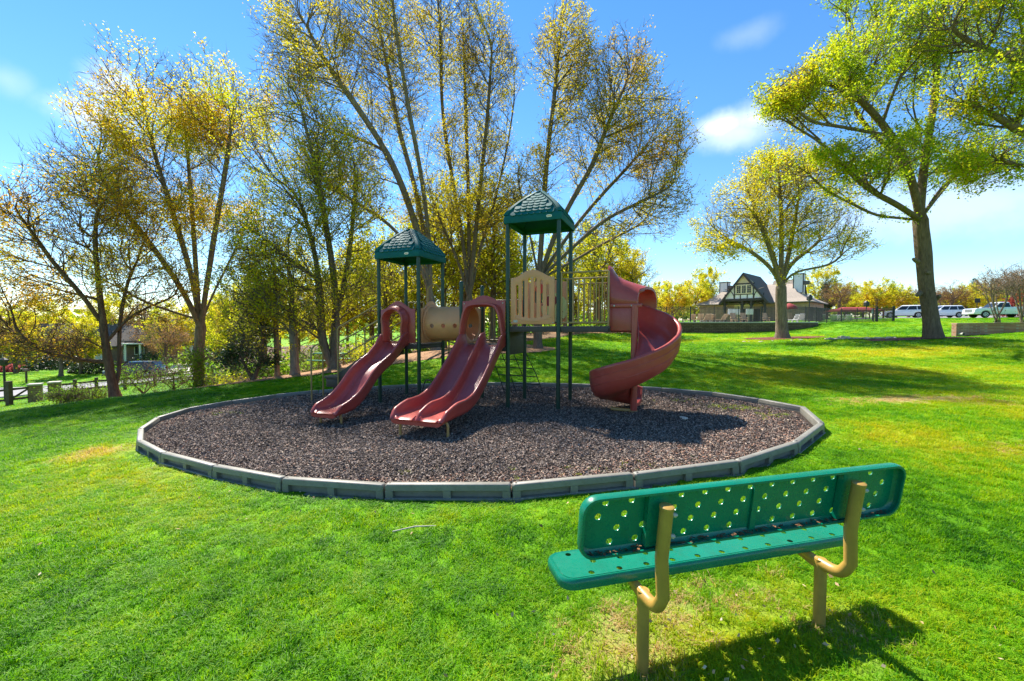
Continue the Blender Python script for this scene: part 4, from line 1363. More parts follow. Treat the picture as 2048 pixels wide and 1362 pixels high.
LEAFY = 2.5
def make_tree(name, cat, label, stems, ells, N, trunk_r, bark, leaf, seed, n_leaf, leaf_size, bf=.5, ka=.8, tip_r=.008, twigs=2, twig_len=.55, shell=.5,
              group=None, thin=None, clump=.6, bias=0.0, flare=.5, spread=.12, clumpy=.35, step=.6, droop=0.0, cut=None, freq=1.5):
    r = np.random.default_rng(seed); n_leaf = int(n_leaf * (LEAFY if seed < 200 else 1.0)); leaf_size *= .95 if seed < 200 else 1
    stems = [resample(s) for s in stems]
    base = stems[0][0].copy()
    T = ell_points(r, ells, int(N * (1.15 if seed < 200 else 1)), shell)
    if cut: T = T[cut(T)]
    pos, par, tips = skeleton(stems, T, bf, ka, step, r)
    pos -= base
    me, E, D = tree_mesh('trunk', pos, par, trunk_r, tip_r, bark, r, flare, twig_len, twigs)
    root = empty(name, tuple(base))
    tag(root, label, cat, group)
    link('trunk', me, root)
    # leaves gather in tufts at part of the twig ends, so branches stay visible between them
    rs = np.random.default_rng(seed + 5)
    W = E + base
    f = np.zeros(len(E))
    for i in range(6):
        w = rs.normal(0, 1, 3) * rs.uniform(.5, 1.8) * freq; f += np.sin(E @ w + rs.uniform(0, 6.3))
    p = np.clip(.5 + clumpy * f, .03, 1.5)
    if thin is not None: p = p * np.clip(thin(W), 0, 3)
    p = p / p.sum()
    idx = r.choice(len(E), max(8, n_leaf // 7), p=p)          # about seven leaves to a tuft, strung along the twig
    idx = np.repeat(idx, 7)
    C_ = E[idx] - D[idx] * r.uniform(0, .45, (len(idx), 1))
    lm = leaf_mesh('crown', C_, leaf_size, leaf, r, seed + 9, clump, bias, spread=spread, droop=droop)
    link('crown', lm, root)
    return root

G = lambda u, v, D: at(u, v, D)
def base_at(u, D, dz=-.1):
    x = (u - 1024) / FPX * D * 1.0
    p = at(u, 690, D)
    return np.array([p[0], p[1], gz(p[0], p[1]) + dz])
def E_(u, v, D, rx, ry, rz, w=1.0): return (at(u, v, D), (rx, ry, rz), w)
def S_(*pts): return [np.asarray(p, float) for p in pts]

# 1. left-hand twin-trunked tree by the split-rail fence
b = base_at(228, 17)
make_tree('orange_budding_tree', 'tree', 'twin-trunked tree with sparse orange buds and a long low bough over the fence', [
    S_(b, G(222, 760, 17), G(213, 700, 17), G(205, 640, 17), G(196, 560, 16.8), G(190, 470, 16.5), G(196, 390, 16.3)),
    S_(G(226, 785, 17), G(240, 750, 17.2), G(238, 690, 17.3), G(243, 620, 17.5), G(262, 540, 17.8)),
    S_(G(205, 650, 17), G(165, 590, 16.5), G(110, 530, 16), G(55, 450, 15.5), G(20, 410, 15.2)),
    S_(G(216, 725, 17), G(180, 722, 16.7), G(120, 714, 16.3), G(60, 690, 15.9), G(20, 650, 15.5)),
    S_(G(200, 600, 17), G(140, 585, 17.3), G(60, 570, 17.6), G(0, 555, 18)),
    S_(G(213, 690, 17), G(250, 640, 17.4), G(330, 600, 18), G(400, 590, 18.4))],
    [E_(190, 430, 16.6, 2.6, 3, 2.3, 1.5), E_(70, 470, 16, 1.9, 2.5, 1.9, .8), E_(40, 590, 16, 1.7, 2.4, 1.6, .8), E_(300, 560, 17.5, 2.0, 2.4, 2.0, .9), E_(90, 690, 16, 2.2, 2.0, .8, .5)],
    2400, .165, M_BARKR, L_GOLD, 101, 9500, .085, bf=.45, twig_len=.45, twigs=2, clumpy=.7, thin=lambda W: .3 + 1.3 * (W[:, 2] > 2.6), bias=-.05)

# 2. big fan-shaped golden tree
b = base_at(398, 20.5)
f0 = G(400, 655, 20.5)
make_tree('golden_fan_tree', 'tree', 'broad fan-shaped tree with gold and lime leaf tufts, second trunk from the fence corner', [
    S_(b, G(398, 720, 20.5), f0),
    S_(f0, G(385, 560, 20.4), G(350, 440, 20), G(310, 310, 19.6), G(285, 200, 19.4)),
    S_(f0, G(392, 540, 20.8), G(384, 420, 21), G(372, 280, 21.2), G(350, 150, 21.5)),
    S_(f0, G(415, 560, 20.6), G(430, 460, 20.6), G(452, 330, 20.6), G(470, 190, 20.6)),
    S_(f0, G(425, 590, 21), G(470, 500, 21.4), G(520, 380, 21.8)),
    S_(f0, G(370, 590, 20), G(310, 500, 19.4), G(240, 410, 18.8), G(190, 330, 18.4)),
    S_(G(400, 640, 20.5), G(350, 625, 20), G(280, 600, 19.4), G(215, 560, 19)),
    S_(G(400, 620, 20.5), G(440, 600, 19.6), G(490, 590, 18.8))],
    [E_(335, 250, 20, 3.6, 3.6, 2.9, 1.7), E_(225, 360, 19, 2.4, 2.8, 2.2, 1.0), E_(460, 240, 20.6, 2.7, 3, 2.9, .9), E_(310, 400, 20, 4.0, 3.6, 2.6, 1.0), E_(430, 430, 21, 2.6, 3, 2.4, .6), E_(230, 540, 19.5, 1.9, 2, 1.4, .35)],
    4000, .215, M_BARK, L_GOLD, 102, 24000, .10, bf=.5, twig_len=.55, clumpy=.5, bias=.18, thin=lambda W: .25 + .9 * np.clip((W[:, 2] - 2.5) / 4, 0, 1.4))

# 3. dark double trunk with yellow-green crown
b = base_at(668, 17.5)
make_tree('broad_oak_tree', 'tree', 'thick dark double-trunked tree with olive leaves right behind the stairs', [
    S_(b, G(668, 700, 17.5), G(672, 650, 17.5), G(668, 560, 17.5), G(650, 440, 17.3), G(630, 330, 17), G(600, 210, 16.8)),
    S_(G(668, 735, 17.5), G(645, 690, 17.3), G(640, 600, 17.2), G(628, 500, 17), G(600, 400, 16.8)),
    S_(G(668, 640, 17.5), G(690, 560, 17.8), G(705, 450, 18), G(712, 330, 18.2)),
    S_(G(655, 660, 17.4), G(610, 690, 17), G(560, 700, 16.6), G(500, 685, 16.2), G(450, 690, 16)),
    S_(G(640, 560, 17.3), G(580, 520, 16.8), G(520, 470, 16.3), G(470, 440, 16))],
    [E_(600, 300, 17, 2.9, 3.2, 3.2, 1.3), E_(690, 400, 17.8, 2.2, 2.8, 2.4, .9), E_(560, 480, 16.6, 2.4, 2.4, 2.0, .9), E_(620, 600, 17, 2.5, 2.4, 1.3, .6), E_(510, 560, 16.4, 1.6, 1.8, 1.5, .5), E_(720, 560, 18, 1.6, 2, 1.6, .5)],
    3000, .235, M_BARK2, L_YG, 103, 17000, .09, bf=.5, clumpy=.55, bias=.2)

# 3b. slimmer trunks in the mulch bed
b = base_at(588, 17.2)
make_tree('slender_tree', 'tree', 'straight slim trunk with lime leaves left of the thick double trunk', [
    S_(b, G(588, 700, 17.2), G(584, 620, 17.2), G(578, 520, 17.2), G(572, 430, 17.2))],
    [E_(560, 520, 16.8, 1.7, 1.7, 2.0, 1), E_(600, 620, 16.8, 1.6, 1.6, 1.0, .6), E_(520, 620, 16.6, 1.3, 1.5, .9, .5)], 420, .16, M_BARK, L_YG, 104, 2000, .09, bf=.4, clumpy=.5, bias=.1)
b = base_at(553, 18)
make_tree('slender_tree', 'tree', 'thin bare-stemmed tree beside the dark evergreen', [
    S_(b, G(553, 700, 18), G(550, 600, 18), G(548, 500, 18))],
    [E_(545, 540, 18, 1.2, 1.3, 1.6, 1)], 180, .10, M_BARK, L_YG, 105, 900, .085, bf=.4, clumpy=.5)

# 4. the two tallest, behind the low tower
b = base_at(872, 21.5)
f1 = G(862, 600, 21.5)
make_tree('tall_spreading_tree', 'tree', 'very tall sparse tree whose leaning limbs rise left above the low tower', [
    S_(b, G(868, 660, 21.5), f1),
    S_(f1, G(845, 500, 21.3), G(815, 400, 21), G(770, 300, 20.6), G(715, 215, 20.2), G(650, 120, 19.8), G(590, 10, 19.6)),
    S_(f1, G(850, 480, 21.8), G(826, 360, 22), G(796, 250, 22.2), G(772, 120, 22.4), G(745, 0, 22.6)),
    S_(f1, G(858, 480, 21.2), G(842, 350, 20.8), G(818, 220, 20.5), G(792, 60, 20.2), G(780, -60, 20)),
    S_(f1, G(835, 520, 21), G(780, 450, 20.4), G(720, 410, 20), G(660, 370, 19.6), G(600, 330, 19.4)),
    S_(G(770, 300, 20.6), G(700, 270, 20.8), G(640, 250, 21), G(580, 200, 21.2)),
    S_(f1, G(800, 560, 21.2), G(745, 520, 20.8), G(690, 510, 20.4))],
    [E_(640, 90, 20, 2.8, 3, 3.4, 1.2), E_(740, 20, 21, 2.6, 3, 3.4, 1.2), E_(790, 180, 21.5, 2.2, 3, 3.6, 1.0), E_(690, 330, 20.5, 2.8, 3, 2.2, .7), E_(590, 150, 20, 1.4, 2, 2.6, .4)],
    3500, .225, M_BARK, L_OLIVE, 106, 11500, .10, bf=.62, ka=1.1, twig_len=.6, clumpy=.6, bias=.15)
b = base_at(940, 23)
f2 = G(938, 600, 23)
make_tree('tall_spreading_tree', 'tree', 'tall many-stemmed tree with rusty buds rising between the two green towers', [
    S_(b, G(940, 660, 23), f2),
    S_(f2, G(925, 480, 23), G(905, 360, 22.8), G(885, 220, 22.6), G(880, 60, 22.4), G(870, -60, 22)),
    S_(f2, G(938, 470, 23.2), G(935, 330, 23.4), G(930, 180, 23.5), G(925, 30, 23.6)),
    S_(f2, G(950, 480, 22.8), G(962, 360, 22.6), G(975, 230, 22.4), G(985, 90, 22.2)),
    S_(f2, G(960, 500, 23.3), G(990, 400, 23.6), G(1015, 290, 23.8), G(1030, 190, 24)),
    S_(f2, G(915, 520, 22.6), G(880, 440, 22.2), G(850, 350, 21.8))],
    [E_(900, 60, 22.6, 2.4, 3, 3.6, 1.2), E_(980, 140, 22.8, 2.0, 2.6, 3.2, 1.0), E_(940, 300, 23, 2.8, 3, 2.4, 1.0), E_(870, 420, 22, 2.2, 2.4, 1.8, .6), E_(990, 420, 23, 2.4, 2.6, 1.8, .7)],
    3500, .20, M_BARK2, L_OLIVE, 107, 15000, .10, bf=.6, ka=1.1, twig_len=.6, clumpy=.65, bias=.12, thin=lambda W: 1.0 + .9 * (W[:, 2] < 9.5))

# 5. right-leaning tree behind the tall tower
b = base_at(1076, 20.5)
f3 = G(1078, 560, 20.5)
make_tree('wide_crowned_tree', 'tree', 'tall wide-crowned tree reaching far right behind the tall green tower', [
    S_(b, G(1076, 640, 20.5), f3),
    S_(f3, G(1085, 450, 20.5), G(1094, 320, 20.5), G(1108, 200, 20.4), G(1120, 70, 20.3)),
    S_(f3, G(1110, 470, 20.2), G(1150, 390, 20), G(1185, 330, 19.8), G(1215, 250, 19.6), G(1260, 150, 19.4)),
    S_(f3, G(1130, 480, 20.6), G(1190, 405, 20.8), G(1250, 340, 21), G(1320, 260, 21.2)),
    S_(f3, G(1140, 500, 20), G(1210, 440, 19.6), G(1290, 400, 19.2), G(1370, 360, 19)),
    S_(f3, G(1150, 520, 20.8), G(1220, 480, 21.2), G(1300, 440, 21.5)),
    S_(f3, G(1060, 470, 20.8), G(1040, 380, 21), G(1025, 300, 21.2))],
    [E_(1130, 110, 20.4, 1.8, 2.4, 2.6, 1.0), E_(1230, 190, 19.8, 2.4, 2.8, 2.4, 1.2), E_(1310, 300, 20, 1.9, 2.6, 2.4, 1.1), E_(1170, 280, 20.3, 2.6, 2.8, 2.6, .9), E_(1320, 410, 19.8, 1.7, 2.2, 1.4, .5), E_(1060, 380, 21, 1.6, 2, 2.0, .5), E_(1230, 450, 20.5, 2.2, 2.2, 1.0, .4)],
    3600, .20, M_BARK2, L_OLIVE, 108, 16000, .095, bf=.6, ka=1.1, twig_len=.5, clumpy=.65, bias=.12, thin=lambda W: .45 + 1.0 * np.clip((W[:, 2] - 6) / 3, 0, 1))
# 6. small tree right of it
b = base_at(1268, 31)
make_tree('small_budding_tree', 'tree', 'small round-headed budding tree seen above the spiral slide', [
    S_(b, G(1268, 640, 31), G(1266, 600, 31), G(1262, 540, 31))],
    [E_(1268, 555, 31, 2.2, 2.2, 2.0, 1), E_(1240, 600, 31, 1.6, 1.6, 1.2, .5)], 420, .16, M_BARK, L_OLIVE, 109, 4200, .12, bf=.4, clumpy=.5, bias=.25)

# 7. lawn tree in front of the clubhouse
b = base_at(1565, 25.5)
f4 = G(1562, 575, 25.5)
make_tree('round_lawn_tree', 'tree', 'single-trunked round tree in a ring of red mulch before the clubhouse', [
    S_(b, G(1563, 640, 25.5), f4),
    S_(f4, G(1563, 500, 25.5), G(1562, 420, 25.5), G(1556, 320, 25.5)),
    S_(f4, G(1545, 540, 25.3), G(1505, 505, 25), G(1450, 475, 24.6), G(1415, 440, 24.4)),
    S_(f4, G(1550, 520, 25.8), G(1525, 450, 26), G(1490, 370, 26.2)),
    S_(f4, G(1575, 520, 25.7), G(1590, 440, 25.9), G(1605, 350, 26)),
    S_(f4, G(1585, 545, 25.2), G(1640, 535, 24.8), G(1690, 520, 24.5)),
    S_(f4, G(1580, 530, 25.9), G(1630, 490, 26.3), G(1680, 440, 26.7)),
    S_(f4, G(1540, 500, 24.8), G(1510, 430, 24.4), G(1480, 400, 24))],
    [E_(1560, 360, 25.5, 2.7, 3, 2.4, 1.3), E_(1470, 440, 25, 2.2, 2.8, 2.2, 1.1), E_(1640, 450, 26, 2.2, 2.8, 2.2, 1.0), E_(1560, 450, 25.5, 3.6, 3.2, 2.0, .8), E_(1440, 490, 24.6, 1.6, 1.8, .9, .16), E_(1690, 495, 24.8, 1.4, 1.8, 1.0, .2)],
    2600, .30, M_BARK, L_YG, 110, 16000, .11, bf=.5, ka=1.0, twig_len=.55, clumpy=.5, bias=.3, flare=.55)

# 8. the old oak on the right
b = base_at(1866, 21)
f5 = G(1840, 440, 21)
make_tree('old_oak_tree', 'tree', 'big old oak with stubby branch scars and bright leaves standing at the brick wall', [
    S_(b, G(1858, 610, 21), G(1850, 550, 21), G(1846, 500, 21), f5),
    S_(f5, G(1800, 436, 20.6), G(1750, 430, 20.2), G(1700, 405, 19.8), G(1650, 380, 19.5), G(1610, 340, 19.2)),
    S_(f5, G(1795, 410, 20.2), G(1740, 380, 19.6), G(1690, 335, 19.2), G(1640, 280, 18.9)),
    S_(f5, G(1845, 360, 21.2), G(1856, 280, 21.4), G(1870, 190, 21.6), G(1880, 60, 21.8), G(1890, -60, 22)),
    S_(f5, G(1820, 350, 20.6), G(1780, 270, 20), G(1720, 200, 19.5), G(1650, 165, 19.2), G(1580, 160, 19)),
    S_(f5, G(1830, 380, 21.8), G(1790, 310, 22.2), G(1730, 250, 22.6), G(1680, 170, 23)),
    S_(f5, G(1880, 380, 21.3), G(1930, 330, 21.6), G(1990, 300, 22)),
    S_(f5, G(1870, 400, 22), G(1910, 350, 22.8), G(1960, 270, 23.4)),
    S_(G(1780, 270, 20), G(1740, 265, 19.4), G(1690, 255, 18.8), G(1620, 245, 18.4), G(1560, 240, 18.2))],
    [E_(1640, 180, 19, 2.8, 2.8, 1.5, 1.2), E_(1780, 110, 20.5, 3.2, 3.2, 2.6, 1.5), E_(1700, 335, 19.4, 3.4, 2.6, 1.3, 1.3), E_(1890, 40, 21.5, 3.2, 3, 3.2, 1.1), E_(1760, -40, 21, 2.6, 3, 1.8, .6), E_(1860, 300, 21, 1.8, 2.6, 1.8, .7), E_(1960, 320, 22, 1.9, 2.6, 1.2, .5), E_(1580, 200, 18.6, 1.1, 1.8, .9, .5)],
    3000, .305, M_BARK2, L_LIME, 111, 31000, .115, bf=.5, ka=.9, twig_len=.5, clumpy=.65, bias=-.04, freq=2.2, flare=.55, tip_r=.01)
for u, v, D, du, dv in ((1836, 523, 20.75, -9, -5), (1872, 597, 20.75, 8, -6), (1856, 547, 20.62, 1, -3), (1840, 586, 20.75, -6, 5)):
    m = MB(); a = G(u, v, D + .25); e = G(u + du, v + dv, D - .02)
    m.tube([a, a * .4 + e * .6, e], [.12, .10, .07], 8)
    t_ = [o for o in bpy.data.objects if o.name.startswith('old_oak_tree')][0]
    m.v = [tuple(np.array(q) - np.array(t_.location)) for q in m.v]
    m.build('branch_scar', M_BARK, t_)

# 9. neighbour oak just outside the frame, its limbs hang in from the right
b = base_at(2290, 17)
make_tree('overhanging_oak_tree', 'tree', 'oak standing out of frame whose limbs reach in at the top right', [
    S_(b, G(2285, 600, 17), G(2270, 480, 17), G(2255, 400, 17)),
    S_(G(2255, 400, 17), G(2180, 330, 17), G(2100, 285, 17), G(2040, 262, 16.8), G(1975, 225, 16.5), G(1920, 205, 16.2), G(1850, 200, 16)),
    S_(G(2255, 400, 17), G(2200, 270, 17.3), G(2120, 140, 17.6), G(2050, 30, 18), G(1990, -60, 18)),
    S_(G(2255, 400, 17), G(2160, 350, 16.4), G(2080, 335, 16), G(2010, 325, 15.8), G(1940, 300, 15.6)),
    S_(G(2255, 400, 17), G(2250, 250, 17), G(2240, 50, 17), G(2230, -100, 17)),
    S_(G(2120, 140, 17.6), G(2060, 120, 17.2), G(1990, 110, 17), G(1900, 60, 16.8))],
    [E_(1990, 170, 16.5, 2.5, 2.4, 1.6, 1.1), E_(1930, 40, 17, 2.4, 2.4, 1.6, .9), E_(2080, 60, 17.5, 2.2, 2.6, 2.2, .9), E_(2000, 320, 16, 1.7, 2.2, .9, .5), E_(2300, 100, 17, 3.4, 3.6, 3.6, 1.2)],
    1900, .36, M_BARK2, L_LIME, 112, 16000, .11, bf=.5, ka=.9, twig_len=.45, clumpy=.8, freq=2.2, bias=.02)

# 10. dark evergreen and understorey
def bush(name, cat, label, u, D, ells, N, leaf, seed, n_leaf, size, bark=M_BARK2, group=None, nst=4, tr=.05, **kw):
    b = base_at(u, D, -.05)
    r = np.random.default_rng(seed)
    z1 = np.mean([e[0][2] for e in ells])
    st_ = [S_(b, b + np.array([0, 0, .15]))] + [S_(b + np.array([0, 0, .1]), b + np.array([r.normal(0, .25), r.normal(0, .25), (z1 - b[2]) * .6]), np.array([e[0][0], e[0][1], e[0][2]])) for e in ells for _ in range(max(1, nst // len(ells)))]
    return make_tree(name, cat, label, st_, ells, N, tr, bark, leaf, seed, n_leaf, size, bf=.3, ka=.4, tip_r=.005, twigs=2, twig_len=.3, flare=0, group=group, **kw)
bush('holly_tree', 'tree', 'dense dark evergreen left of the slim trunks', 505, 17.5, [E_(500, 715, 17.5, 1.15, 1.1, 1.0, 1), E_(505, 660, 17.5, 1.0, 1.0, 1.0, 1), E_(515, 612, 17.5, .65, .7, .75, .5)], 700, L_DARK, 201, 7000, .10, nst=3, tr=.10, shell=.7)
bush('rhododendron_bush', 'shrub', 'loose grey-leaved bush clothing the foot of the fan-shaped tree', 392, 19.5, [E_(395, 720, 19.5, .9, .8, .8, 1), E_(410, 765, 19.3, 1.3, .8, .55, .8)], 320, L_FRESH, 202, 3000, .10)
for i, (u, v, D, rx, rz, lab, lf) in enumerate([(128, 792, 16.3, .8, .2, 'low bright green shrub beside the brick gate pillars', L_FRESH), (175, 786, 17.2, .9, .28, 'green shrub right of the low pillar-side shrub, by the split rails', L_FRESH),
                              (285, 752, 19, 1.4, .7, 'airy fresh green shrub just right of the twin trunk', L_FRESH), (345, 745, 20.5, 1.1, .9, 'taller airy shrub in front of the far driveway', L_FRESH),
                              (455, 765, 18.5, 1.3, .6, 'dull green shrub left of the dark evergreen', L_YG), (620, 730, 20.5, 1.2, .8, 'lime undergrowth shrub between the slim and the thick trunks', L_FRESH), (720, 715, 20, 1.6, .9, 'olive undergrowth shrub seen through the stair rails', L_YG)]):
    bush('understorey_shrub', 'shrub', lab, u, D, [E_(u, v, D, rx, rx * .8, rz, 1), E_(u + 12, v + 14, D, rx * .7, rx * .6, rz * .7, .5)], 230, lf, 210 + i, 1500, .07, group='shrubs along the wooded edge')
# ------------------------------------------------------------------ clubhouse, pool terrace, walls, fences, cars, street
def brick_material(name, a, b, mortar, sx, relief=.4):
    t = NT(name)
    co = t.coord('Object')
    w = t.n('ShaderNodeTexBrick'); w.inputs['Scale'].default_value = 1.0
    w.inputs['Brick Width'].default_value = sx; w.inputs['Row Height'].default_value = sx * .36
    w.inputs['Mortar Size'].default_value = sx * .05
    w.inputs['Color1'].default_value = (*a, 1); w.inputs['Color2'].default_value = (*b, 1); w.inputs['Mortar'].default_value = (*mortar, 1)
    w.inputs['Bias'].default_value = 0
    sp = t.n('ShaderNodeSeparateXYZ'); t.l(co, sp.inputs[0])
    cb = t.n('ShaderNodeCombineXYZ'); t.l(t.math('ADD', sp.outputs[0], sp.outputs[1]), cb.inputs[0]); t.l(sp.outputs[2], cb.inputs[1])
    t.l(cb.outputs[0], w.inputs['Vector'])
    n = t.noise(1.3, 5, .7, co)
    c = t.mix(.55, w.outputs[0], t.ramp(n, [(.3, (.35, .35, .35)), (.7, (1, 1, 1))]), 'MULTIPLY')
    t.bsdf(c, .88, t.bump(w.outputs['Fac'], relief, -.01), .2)
    return t.m
M_BRICK = brick_material('clubhouse_brick', (.46, .23, .13), (.58, .34, .21), (.52, .43, .34), .24)
M_BRICKR = brick_material('garden_wall_brick', (.42, .17, .10), (.58, .30, .20), (.5, .4, .32), .24)
M_BRICKH = brick_material('house_brick', (.17, .07, .05), (.26, .13, .09), (.3, .26, .22), .24)
M_STONEB = brick_material('retaining_block', (.17, .11, .06), (.25, .17, .10), (.09, .06, .04), .42)
M_PILLAR = brick_material('tan_pillar_stone', (.30, .20, .09), (.40, .28, .14), (.2, .14, .08), .3)
def shingle_material(name, a, b):
    t = NT(name); co = t.coord('Object', (3, 3, 9))
    n = t.noise(2.2, 6, .7, co)
    t.bsdf(t.ramp(n, [(.3, a), (.7, b)]), .9, t.bump(n, .5, .03), .15)
    return t.m
M_SHING = shingle_material('weathered_roof_shingles', (.26, .21, .17), (.44, .375, .31))
M_SHINGD = shingle_material('dark_roof_shingles', (.085, .075, .068), (.17, .15, .13))
M_STUCCO = painted('white_stucco', (.84, .83, .80), .85, .04, .004, 2, dirt=(.7, .68, .64))
M_CREAM = painted('cream_wall_paint', (.78, .64, .40), .8, .08, .003, 2)
M_TIMBER = painted('dark_half_timber', (.050, .040, .036), .7, .25, .003, 4)
M_GLASS = painted('dark_window_glass', (.02, .025, .03), .08, .1, .0005, 3)
M_IRON = painted('black_fence_paint', (.012, .013, .014), .45, .2, .001, 9)
M_CONC = painted('pale_concrete', (.50, .46, .40), .85, .1, .004, 1.5, dirt=(.38, .34, .28))
M_ROAD = painted('sunbleached_asphalt', (.26, .25, .25), .9, .12, .004, 1.2, dirt=(.19, .18, .17))
M_WOODF = painted('weathered_fence_wood', (.10, .065, .045), .85, .3, .004, 6)
M_WHITEP = painted('white_car_paint', (.74, .75, .77), .22, .02, .0005, 2, coat=.6)
M_BLACKP = painted('dark_teal_car_paint', (.012, .03, .035), .2, .1, .0005, 2, coat=.6)
M_TYRE = painted('tyre_rubber', (.018, .018, .018), .8, .2, .002, 9)
M_CHROME = painted('bright_metal', (.55, .55, .56), .25, .1, .0005, 9)
M_LAMPG = painted('lamp_glass', (.6, .6, .62), .15, .05, .0005, 9)
M_TAIL = painted('tail_lamp_red', (.35, .01, .01), .25, .1, .0005, 9)
M_REDFAB = painted('red_canvas', (.30, .035, .03), .8, .1, .002, 5)
M_BLUE = painted('navy_door_paint', (.012, .02, .07), .5, .15, .001, 5)
M_STONE = painted('river_rock', (.55, .48, .38), .85, .3, .01, 4, dirt=(.35, .30, .23))
M_WHITEF = painted('white_furniture', (.72, .72, .70), .5, .06, .001, 6)
M_TEAKF = painted('tan_sling_furniture', (.45, .32, .19), .7, .15, .002, 6)

# --- pool terrace slab and its retaining wall
zT = 2.09
WALL = [(10.2, 45.5), (12.0, 42.6), (14.5, 41.2), (18, 40.9), (22, 40.9), (26, 40.9), (28.6, 41.2), (30.6, 42.4), (31.8, 44.5)]
def terrace():
    poly = [(p[0], p[1] + .25) for p in WALL] + [(42.5, 46.2), (46, 47.5), (60, 60), (60, 90), (8, 90), (8, 50)]
    n = len(poly)
    m = MB()
    m.plate(poly, [], .16, lambda p, q, w: (p, q, zT - .08 + w))
    m.build('pool_deck', M_CONC, None, smooth=0, kind='structure')
    w = MB(); c = MB()
    P = resample([(x, y, 0) for x, y in WALL], .8)
    T = np.gradient(P, axis=0); T /= np.linalg.norm(T, axis=1)[:, None]; Nn = np.stack([T[:, 1], -T[:, 0], T[:, 2] * 0], 1)
    o = P[0]
    w.loft([[p - o + np.array([0, 0, -.6]), p - o + nn * -.28 + np.array([0, 0, -.6]), p - o - nn * .28 + np.array([0, 0, zT - .09]), p - o + np.array([0, 0, zT - .09])] for p, nn in zip(P, Nn)])
    c.loft([[p - o + nn * .05 + np.array([0, 0, zT - .085]), p - o - nn * .36 + np.array([0, 0, zT - .085]), p - o - nn * .36 + np.array([0, 0, zT + .02]), p - o + nn * .05 + np.array([0, 0, zT + .02])] for p, nn in zip(P, Nn)])
    r_ = empty('retaining_wall', tuple(o)); tag(r_, 'long low brown block retaining wall under the pool fence', 'wall')
    w.build('wall', M_STONEB, r_); c.build('coping', M_CONC, r_, bevel=.01)
terrace()

def fence_run(root, pts, zf, h, post_every, pick):
    P = resample([(x, y, 0) for x, y in pts], post_every)
    for p in P:
        m = MB(); z = zf(p[0], p[1]); m.box((p[0], p[1], z + h / 2 + .02), (.06, .06, h + .04)); m.build('post', M_IRON, root)
    for hh in (h - .03, h - .22, .1):
        m = MB()
        m.tube([(p[0], p[1], zf(p[0], p[1]) + hh) for p in P], .02, 4); m.build('rail', M_IRON, root)
    Q = resample([(x, y, 0) for x, y in pts], pick)
    m = MB()
    for q in Q:
        z = zf(q[0], q[1]); m.box((q[0], q[1], z + h / 2 + .04), (.032, .032, h - .1))
    m.build('pickets', M_IRON, root, smooth=0, kind='stuff')
pf = empty('pool_fence', (0, 0, 0)); tag(pf, 'black picket fence round the pool terrace in front of the clubhouse', 'fence')
def zfen(x, y): return zT if x < 31.2 else max(zT - .05, gz(x, y) - .03)
fence_run(pf, [(8.5, 47.5), (12.2, 42.9), (14.6, 41.5), (18, 41.2), (26, 41.2), (28.5, 41.5), (30.5, 42.7), (33, 44.2), (38, 45.8), (41.5, 46.3)], zfen, 1.5, 2.2, .125)
for (x, y) in ((41.6, 46.3), (39.6, 46.1)):
    m = MB(); m.box((0, 0, .8), (.16, .16, 1.6)); m.box((0, 0, 1.63), (.2, .2, .06)); o = m.build('gate_post', M_IRON, None, loc=(x, y, zfen(x, y) - .02))
    tag(o, 'thick black gate post ending the pool fence by the parked car' if x > 41 else 'black gate post just left of the last one of the pool fence', 'post')

# --- clubhouse
al = math.radians(46)
C0 = at(1618, 602, 57.5)
CH = empty('clubhouse', (C0[0], C0[1], zT), -al)
tag(CH, 'brick clubhouse with half-timbered white gable, brown roof and two square chimneys', 'building')
WL, DP, EH, RH = 14.6, 9.6, 2.95, 6.0          # length to the left (-x), depth (+y), eave and ridge heights
def hipped_roof():
    m = MB(); ov = .5
    x0, x1, y0, y1 = -WL - ov, ov, -ov, DP + ov
    def lvl(ix, iy, z): return [(x0 + ix, y0 + iy, z), (x1 - ix, y0 + iy, z), (x1 - ix, y1 - iy, z), (x0 + ix, y1 - iy, z)]
    m.loft([lvl(0, 0, EH - .06), lvl(0, 0, EH + .02), lvl(1.1, 1.1, EH + .60), lvl(2.3, 2.3, EH + 1.45), lvl(3.3, 4.4, RH - .35), lvl(3.6, DP / 2 + ov - .03, RH)])
    return m.build('roof', M_SHING, CH, smooth=0)
rf = hipped_roof()
m = MB(); m.box2((-WL, 0, -.02), (0, DP, EH - .08)); m.build('wall', M_BRICK, CH, smooth=0)
m = MB(); m.box2((-WL - .42, -.42, EH - .16), (.42, -.36, EH - .02)); m.box2((.36, -.355, EH - .16), (.42, DP + .4, EH - .02)); m.build('eave_board', M_TIMBER, CH, smooth=0)
# small gable set in the right-hand hip
m = MB()
m.loft([[(.3 - 2.0 - .0, DP / 2 - 1.6, EH + 1.3), (.3 - 2.0, DP / 2 + 1.6, EH + 1.3), (.3 - 2.0, DP / 2, RH + .5)], [(-5.5, DP / 2 - 1.6, EH + 1.3), (-5.5, DP / 2 + 1.6, EH + 1.3), (-5.5, DP / 2, RH + .5)]])
m.build('gable_roof', M_SHING, CH, smooth=0)
m = MB()
m.add([(-1.68, DP / 2 - 1.3, EH + 1.25), (-1.68, DP / 2 + 1.3, EH + 1.25), (-1.68, DP / 2, RH + .12)], [(0, 1, 2)]); m.build('gable_end', M_CREAM, CH, smooth=0)
m = MB()
for s_ in (-1, 1):
    a = np.array([-1.62, DP / 2 + s_ * 1.75, EH + 1.2]); b_ = np.array([-1.62, DP / 2, RH + .55]); m.tube([a, b_], .13, 4)
m.build('barge_board', M_TIMBER, CH, smooth=0)
